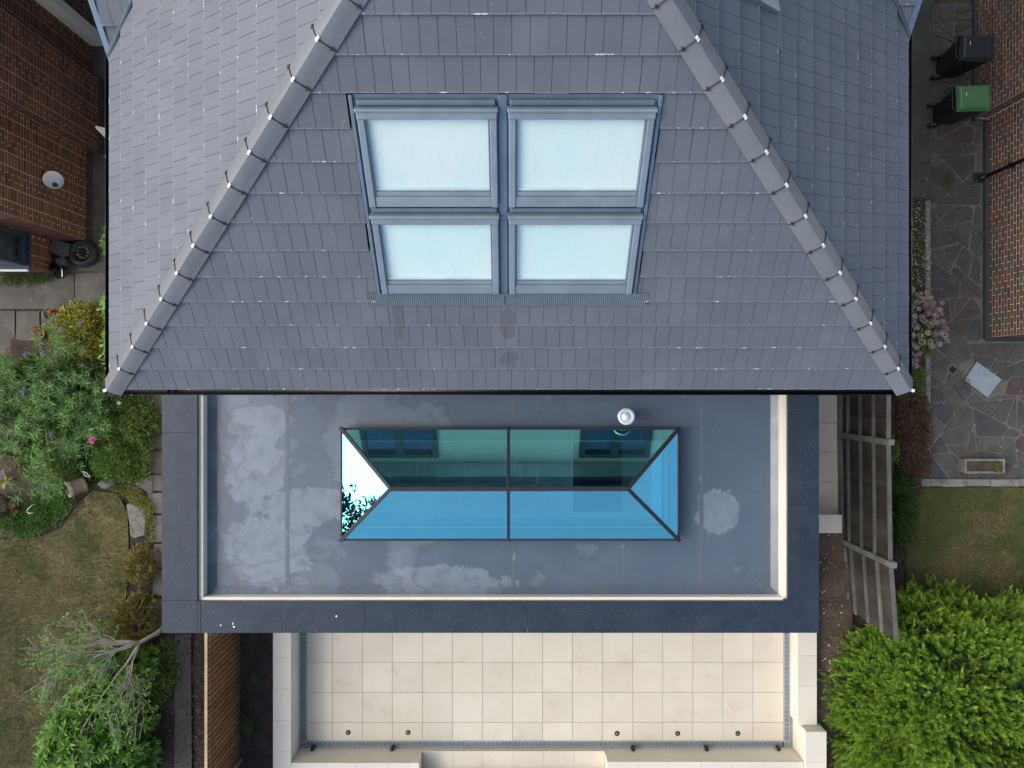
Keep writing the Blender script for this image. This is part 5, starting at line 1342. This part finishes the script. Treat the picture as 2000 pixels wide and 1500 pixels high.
for (d, L) in (((-.9, .30, .28), 1.0), ((-.95, .05, .30), 1.05), ((-.8, -.35, .35), 1.0), ((-.55, -.75, .35), 1.05), ((-.25, -.9, .30), .8), ((-.7, .12, .6), .8), ((-.85, -.2, .1), .9)):
    twig(s1, d, L, .027, 0)
m.build('branches', M['twig'], tt, smooth=True)
Ps, Ds = [], []
rng.shuffle(tips)
for c in tips[:int(len(tips)*.75)]:
    if c[0] > -5.35: continue
    for k in range(10): Ps.append(c+rng.normal(0, .035, 3)); Ds.append(rng.normal(0, 1, 3)+np.array([0, 0, .3]))
leaves('leaf_tufts', Ps, Ds, rng.uniform(.035, .07, len(Ps)), .7, M['tuft'], tt)
# laurel
la = empty('laurel_bush', (*W(185, 1450, 0)[:2], 0), 'large glossy bright green laurel bush at the bottom of the left lawn', 'shrub')
def whorls(c, rx, ry, h, n, per, L, ratio, mat, parent, name='foliage'):
    th = rng.uniform(0, 2*np.pi, n); ct = rng.uniform(0, 1, n)**.8; st_ = np.sqrt(1-ct**2); rr_ = rng.uniform(.78, 1.06, n)
    c0 = np.array(c)+np.stack([np.cos(th)*st_*rx*rr_, np.sin(th)*st_*ry*rr_, ct*h*rr_], 1); d = unit(np.stack([np.cos(th)*st_, np.sin(th)*st_, ct+.5], 1))
    Ps, Ds = [], []
    for i in range(n):
        a1 = np.cross(d[i], [.3, .2, .9]); a1 /= np.linalg.norm(a1); a2 = np.cross(d[i], a1)
        for k in range(per):
            a = k*2.4; Ps.append(c0[i]-d[i]*.006*k); Ds.append((a1*math.cos(a)+a2*math.sin(a))*.85+d[i]*rng.uniform(.2, .9))
    leaves(name, Ps, Ds, rng.uniform(L*.7, L*1.2, len(Ps)), ratio, mat, parent)
lc = W(185, 1460, .5)
whorls((lc[0], lc[1], .05), 1.05, 1.15, 1.25, 520, 13, .17, .34, M['laurel'], la); whorls((lc[0], lc[1], .05), .85, .9, .95, 220, 11, .13, .36, M['buddleia_low'], la, 'inner_foliage')
MB().tube([(lc[0], lc[1], 0), (lc[0], lc[1], .9)], [.05, .03], 8).build('stem', M['bark'], la)
lb = empty('laurel_bush', (*W(230, 1300, 0)[:2], 0), 'smaller leafy green bush below the bare branches next to the dark path', 'shrub')
lc = W(238, 1305, .4)
whorls((lc[0], lc[1], .05), .62, .5, .75, 170, 12, .12, .36, M['laurel'], lb); MB().tube([(lc[0], lc[1], 0), (lc[0], lc[1], .5)], [.04, .02], 8).build('stem', M['bark'], lb)
rosette('path_plant', 'dark leafy plant spilling over the side path at the bottom', [(265, 1440, .5), (280, 1460, .45), (262, 1475, .5), (285, 1490, .4), (250, 1420, .5)], .15, .38, M['ground_leaf'], per=20)
cover('ivy', 'dark ivy and litter along the dark side path', [(320, 1250), (345, 1250), (345, 1330), (300, 1400), (290, 1360)], 1400, .08, .05, .6, M['ground_leaf'])
cover('weeds', 'small green weeds growing in the soil by the board fence', [(468, 1260), (482, 1260), (490, 1310), (500, 1330), (475, 1345)], 500, .05, .035, .5, M['grass_green'])
for o_ in (): pass
def weeds(name, label, px, py, z, r, n, L, mat):
    c = np.array(W(px, py, z)); P = c+np.column_stack([rng.normal(0, r, n), rng.normal(0, r*1.2, n), np.abs(rng.normal(0, .05, n))])
    t = empty(name, tuple(c), label, 'plant'); leaves('foliage', P, np.column_stack([rng.normal(0, 1, (n, 2)), rng.uniform(.1, .8, n)]), rng.uniform(L*.6, L*1.2, n), .45, mat, t); return t
weeds('weed', 'bushy green weed in the dark soil beside the low patio wall', 485, 1415, .38, .075, 420, .045, M['grass_green'])
weeds('weed', 'small green weed higher up the soil strip by the board fence', 498, 1322, .38, .045, 130, .04, M['grass_green'])
weeds('weed', 'little weed against the foot of the board fence', 470, 1332, .38, .03, 70, .035, M['grass_green'])
weeds('weed', 'small green weed in the crazy paving near the downpipe', 1848, 358, .02, .05, 130, .04, M['grass_green'])
weeds('weed', 'green weeds beside the diagonal inspection cover', 1882, 745, .03, .05, 120, .03, M['grass_green'])
weeds('weed', 'tuft of weed at the plinth of the multicoloured brick wall', 1918, 455, .02, .03, 70, .03, M['grass_green'])
tw = weeds('trough_plant', 'green shoots growing in the weathered concrete trough', 1943, 911, .3, .05, 60, .06, M['grass_green'])
# hydrangea
hy = empty('hydrangea', (*W(1800, 640, 0)[:2], 0), 'hydrangea with faded cream and mauve flower heads beside the gutter', 'shrub')
P, D = clump_points((*W(1793, 640, .4)[:2], .05), .42, .62, .5, 90, .09, 11); leaves('foliage', P, D, rng.uniform(.07, .12, len(P)), .62, M['ground_leaf'], hy)
heads = [(1795,575),(1810,572),(1800,585),(1815,582),(1808,594),(1822,592),(1838,592),(1790,590),(1780,600),(1793,604),(1808,602),(1822,602),(1835,605),(1786,618),(1800,620),(1812,612),(1826,616),(1838,612),(1778,636),(1790,640),(1806,628),(1817,634),(1828,628),(1840,628),(1846,642),(1782,655),(1797,655),(1815,668),(1826,652),(1838,650),(1850,665),(1835,672),(1780,672),(1790,678),(1800,668),(1778,690),(1788,694),(1796,690),(1780,705),(1790,704),(1776,718),(1788,714),(1820,676),(1845,655),(1776,580),(1780,566),(1785,628),(1812,650)]
for i, (px, py) in enumerate(heads):
    mauve = (py > 685) or (abs(px-1812) < 14 and 600 < py < 640) or random.random() < .2
    c = np.array(W(px, py, .62+.12*random.random()-.25*abs(py-640)/100)); r = random.uniform(.058, .085)*(.8 if py > 690 else 1); n = 95
    d = rng.normal(0, 1, (n, 3)); d[:, 2] = np.abs(d[:, 2])*1.1-.15; d = unit(d)
    P = c+d*r*.8; tang = unit(np.cross(d, rng.normal(0, 1, (n, 3))))
    leaves('flower_head', P-tang*.012, tang+d*.25, rng.uniform(.022, .034, n), .85, M['hyd_mauve' if mauve else 'hyd'], hy, up=d)
# beds along the east side
cover('dead_shrub', 'brown and blackish dead foliage filling the bed beside the fence', [(1752, 765), (1800, 770), (1812, 800), (1813, 880), (1802, 925), (1775, 940), (1758, 920), (1748, 860)], 9500, .22, .045, .5, M['dead'], 'dead shrub')
cover('dead_shrub', 'dark patch of low leaves under the hydrangea', [(1776, 715), (1800, 720), (1802, 770), (1770, 768)], 1800, .16, .05, .5, M['ground_leaf'], 'ground cover')
bush('conifer_seedling', 'small bright green bushy plant beside the top rail of the fence', 1746, 880, .6, .16, .55, 60, .06, 20, .05, .2, M['buddleia_low'], ry=.34)
gc = np.array(W(1742, 985, .03)); n = 700
t = empty('grass_clump', tuple(gc), 'clump of long arching green grass beside the fence', 'grass clump')
P = gc+np.column_stack([rng.uniform(-.02, .18, n), rng.normal(0, .28, n), np.zeros(n)]); leaves('blades', P, np.column_stack([rng.normal(.5, .5, n), rng.normal(-.2, .6, n), rng.uniform(.3, 1.1, n)]), rng.uniform(.18, .5, n), .035, M['blade'], t, droop=.3)
cover('bed_plants', 'green sprigs and white petals scattered in the narrow bed by the kerb', [(1776, 395), (1803, 395), (1803, 560), (1776, 560)], 1300, .05, .035, .5, M['grass_green'])
def scatter(name, label, poly, n, L, mat, z=.04, cat='litter'):
    p = rnd_in(ccw([W(x, y, z)[:2] for x, y in poly]), n); P = np.column_stack([p, np.full(len(p), z)+rng.uniform(0, .02, len(p))])
    V, F = leaf_arrays(P, np.column_stack([rng.normal(0, 1, (len(p), 2)), rng.normal(0, .15, len(p))]), rng.uniform(L*.5, L*1.4, len(p)), .55)
    return tag(np_mesh(name, V, F, mat), label, cat, None, 'stuff')
scatter('fallen_petals', 'white petals fallen on the narrow bed by the kerb', [(1776, 395), (1815, 395), (1815, 560), (1776, 560)], 260, .028, M['petal_white'], .07, 'petals')
scatter('leaf_litter', 'pale leaf litter and chips on the soil beside the conifer', [(1602, 1045), (1640, 1045), (1655, 1300), (1640, 1500), (1606, 1500), (1600, 1240)], 900, .028, M['litter'], .235)
scatter('rubble_chips', 'pale rubble chips on the soil beside the conifer', [(1602, 1045), (1640, 1045), (1655, 1300), (1640, 1500), (1606, 1500), (1600, 1240)], 90, .035, M['chips'], .25)
scatter('leaf_litter', 'pale chips and litter in the dark soil strip by the board fence', [(468, 1240), (530, 1240), (530, 1500), (470, 1500)], 420, .022, M['litter'], .385)
scatter('leaf_litter', 'dry brown leaves on the dark side path', [(320, 1240), (403, 1240), (410, 1500), (280, 1500), (300, 1350)], 620, .04, M['litter'], .06)
scatter('leaf_litter', 'dry litter along the lawn edge behind the fence', [(1750, 1010), (1785, 1010), (1800, 1120), (1900, 1140), (1900, 1175), (1750, 1175)], 900, .03, M['litter'], .05)
scatter('leaf_litter', 'specks of litter on the crazy paving', [(1776, 0), (1915, 0), (1915, 660), (2000, 670), (2000, 930), (1820, 930)], 260, .02, M['chips'], .03)
scatter('leaf_litter', 'specks of litter on the concrete yard', [(0, 520), (215, 520), (215, 640), (0, 640)], 160, .018, M['chips'], .03)
scatter('bed_litter', 'twigs and dead leaves on the soil of the flower bed', [(0, 700), (290, 770), (290, 940), (150, 960), (60, 1040), (0, 1040)], 1300, .04, M['litter'], .05)
p = rnd_in([(IX0+.2, IY0+.2), (IX1-.2, IY0+.2), (IX1-.2, .2), (IX0+.2, .2)], 46)
p = p[(p[:, 0] < SX0-.05) | (p[:, 0] > SX1+.05) | (p[:, 1] < SYS-.05) | (p[:, 1] > SYN+.05)]
V, F = leaf_arrays(np.column_stack([p, np.full(len(p), ZD+.006)]), np.column_stack([rng.normal(0, 1, (len(p), 2)), np.zeros(len(p))]), rng.uniform(.012, .035, len(p)), .5)
tag(np_mesh('roof_debris', V, F, M['litter'], house), kind='stuff')
for k, (px, py) in enumerate(((455, 1218), (457, 1224), (431, 1221), (657, 1203))):
    x, y_, _ = W(px, py, 3.45); n_ = 9; rr2 = [random.uniform(.006, .017) for _ in range(n_)]
    MB().prism([(x+rr2[q]*math.cos(q*6.283/n_), y_+rr2[q]*1.3*math.sin(q*6.283/n_)) for q in range(n_)], ZP+.019, ZP+.0225).build('bird_dropping', M['white_pvc'], house)
# conifer
cf = empty('conifer', (*W(1905, 1430, 0)[:2], 0), 'large dense bright green conifer overhanging the weathered fence', 'tree')
cc = np.array([9.32, -6.95, .1]); RX, RY, RZ = 2.74, 2.74, 3.30
def con_surface(n, k=1.0, jit=True):
    d = unit(rng.normal(0, 1, (n, 3))); d[:, 2] = np.abs(d[:, 2])
    p_ = 3.4; r_ = (np.abs(d)**p_).sum(1)**(-1/p_)
    th = np.arctan2(d[:, 1], d[:, 0]); ct = d[:, 2]
    lum = 1+.06*np.sin(3.1*th+5*ct)+.05*np.sin(7.3*th-9*ct)+.05*np.sin(11*th+15*ct)*np.sin(9*ct-6*th)+.03*np.sin(23*th+29*ct)+(rng.uniform(-.09, .03, n) if jit else 0)
    p = cc+d*(r_*lum*k)[:, None]*np.array([RX, RY, RZ])
    dd_ = unit(d*np.array([.8, .8, .9])+np.array([0, 0, .55])+rng.normal(0, .25, (n, 3)))
    dz_ = (HC-p[:, 2])/FPX; keep = (p[:, 0]/dz_ < 1075) & (p[:, 1]/dz_ > -825)
    return p[keep], dd_[keep]
c0, dd = con_surface(24000); nP = len(c0); NB_ = 40
t_ = np.tile(np.linspace(0, 1, NB_), nP); Lp = rng.uniform(.16, .38, nP).repeat(NB_)
ax_ = dd.repeat(NB_, 0); o0 = c0.repeat(NB_, 0)
s1_ = unit(np.cross(ax_, rng.normal(0, 1, (nP, 3)).repeat(NB_, 0))); s2_ = np.cross(ax_, s1_)
an = np.tile(np.arange(NB_)*2.4, nP)+rng.uniform(0, 6, nP).repeat(NB_)
side = s1_*np.cos(an)[:, None]+s2_*(np.sin(an)*.8)[:, None]
P = o0+ax_*(t_*Lp)[:, None]+side*.008
D = unit(side*(.8-.6*t_)[:, None]+ax_*(.75+.4*t_)[:, None]+rng.normal(0, .12, P.shape))
V, F = leaf_arrays(P, D, (.085-.045*t_)*rng.uniform(.7, 1.3, len(P))*(.5+Lp/.5), .17, fold=.05, droop=-.08)
fo = np_mesh('foliage', V, F, M['conifer'], cf)
ta = fo.data.attributes.new('tip', 'FLOAT', 'POINT'); ta.data.foreach_set('value', np.clip(t_.repeat(4)*.8+np.tile([0, .08, .2, .08], len(P)), 0, 1).astype(np.float32))
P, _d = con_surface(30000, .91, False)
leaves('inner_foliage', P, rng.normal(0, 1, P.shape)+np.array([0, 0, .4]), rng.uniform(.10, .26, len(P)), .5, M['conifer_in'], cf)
MB().tube([tuple(cc-np.array([0, 0, .1])), (cc[0], cc[1], 2.1)], [.12, .03], 10).build('trunk', M['bark_dark'], cf)
# tall tree west of the garden, seen reflected in the west pane of the lantern
ot = empty('broadleaf_tree', (-14.6, -5.4, 0), 'tall dark leafy tree reflected in the end pane of the roof lantern', 'tree')
MB().tube([(-14.6, -5.4, 0), (-14.5, -5.4, 4.5), (-14.6, -5.3, 8.6)], [.28, .2, .08], 10).build('trunk', M['bark_dark'], ot)
P, D = clump_points((-14.6, -5.5, 4.2), 2.3, 2.5, 6.0, 300, .40, 26); leaves('crown', P, D, rng.uniform(.14, .26, len(P)), .5, M['conifer_in'], ot)
print('stones', nst, 'tiles', len(roof_tiles))
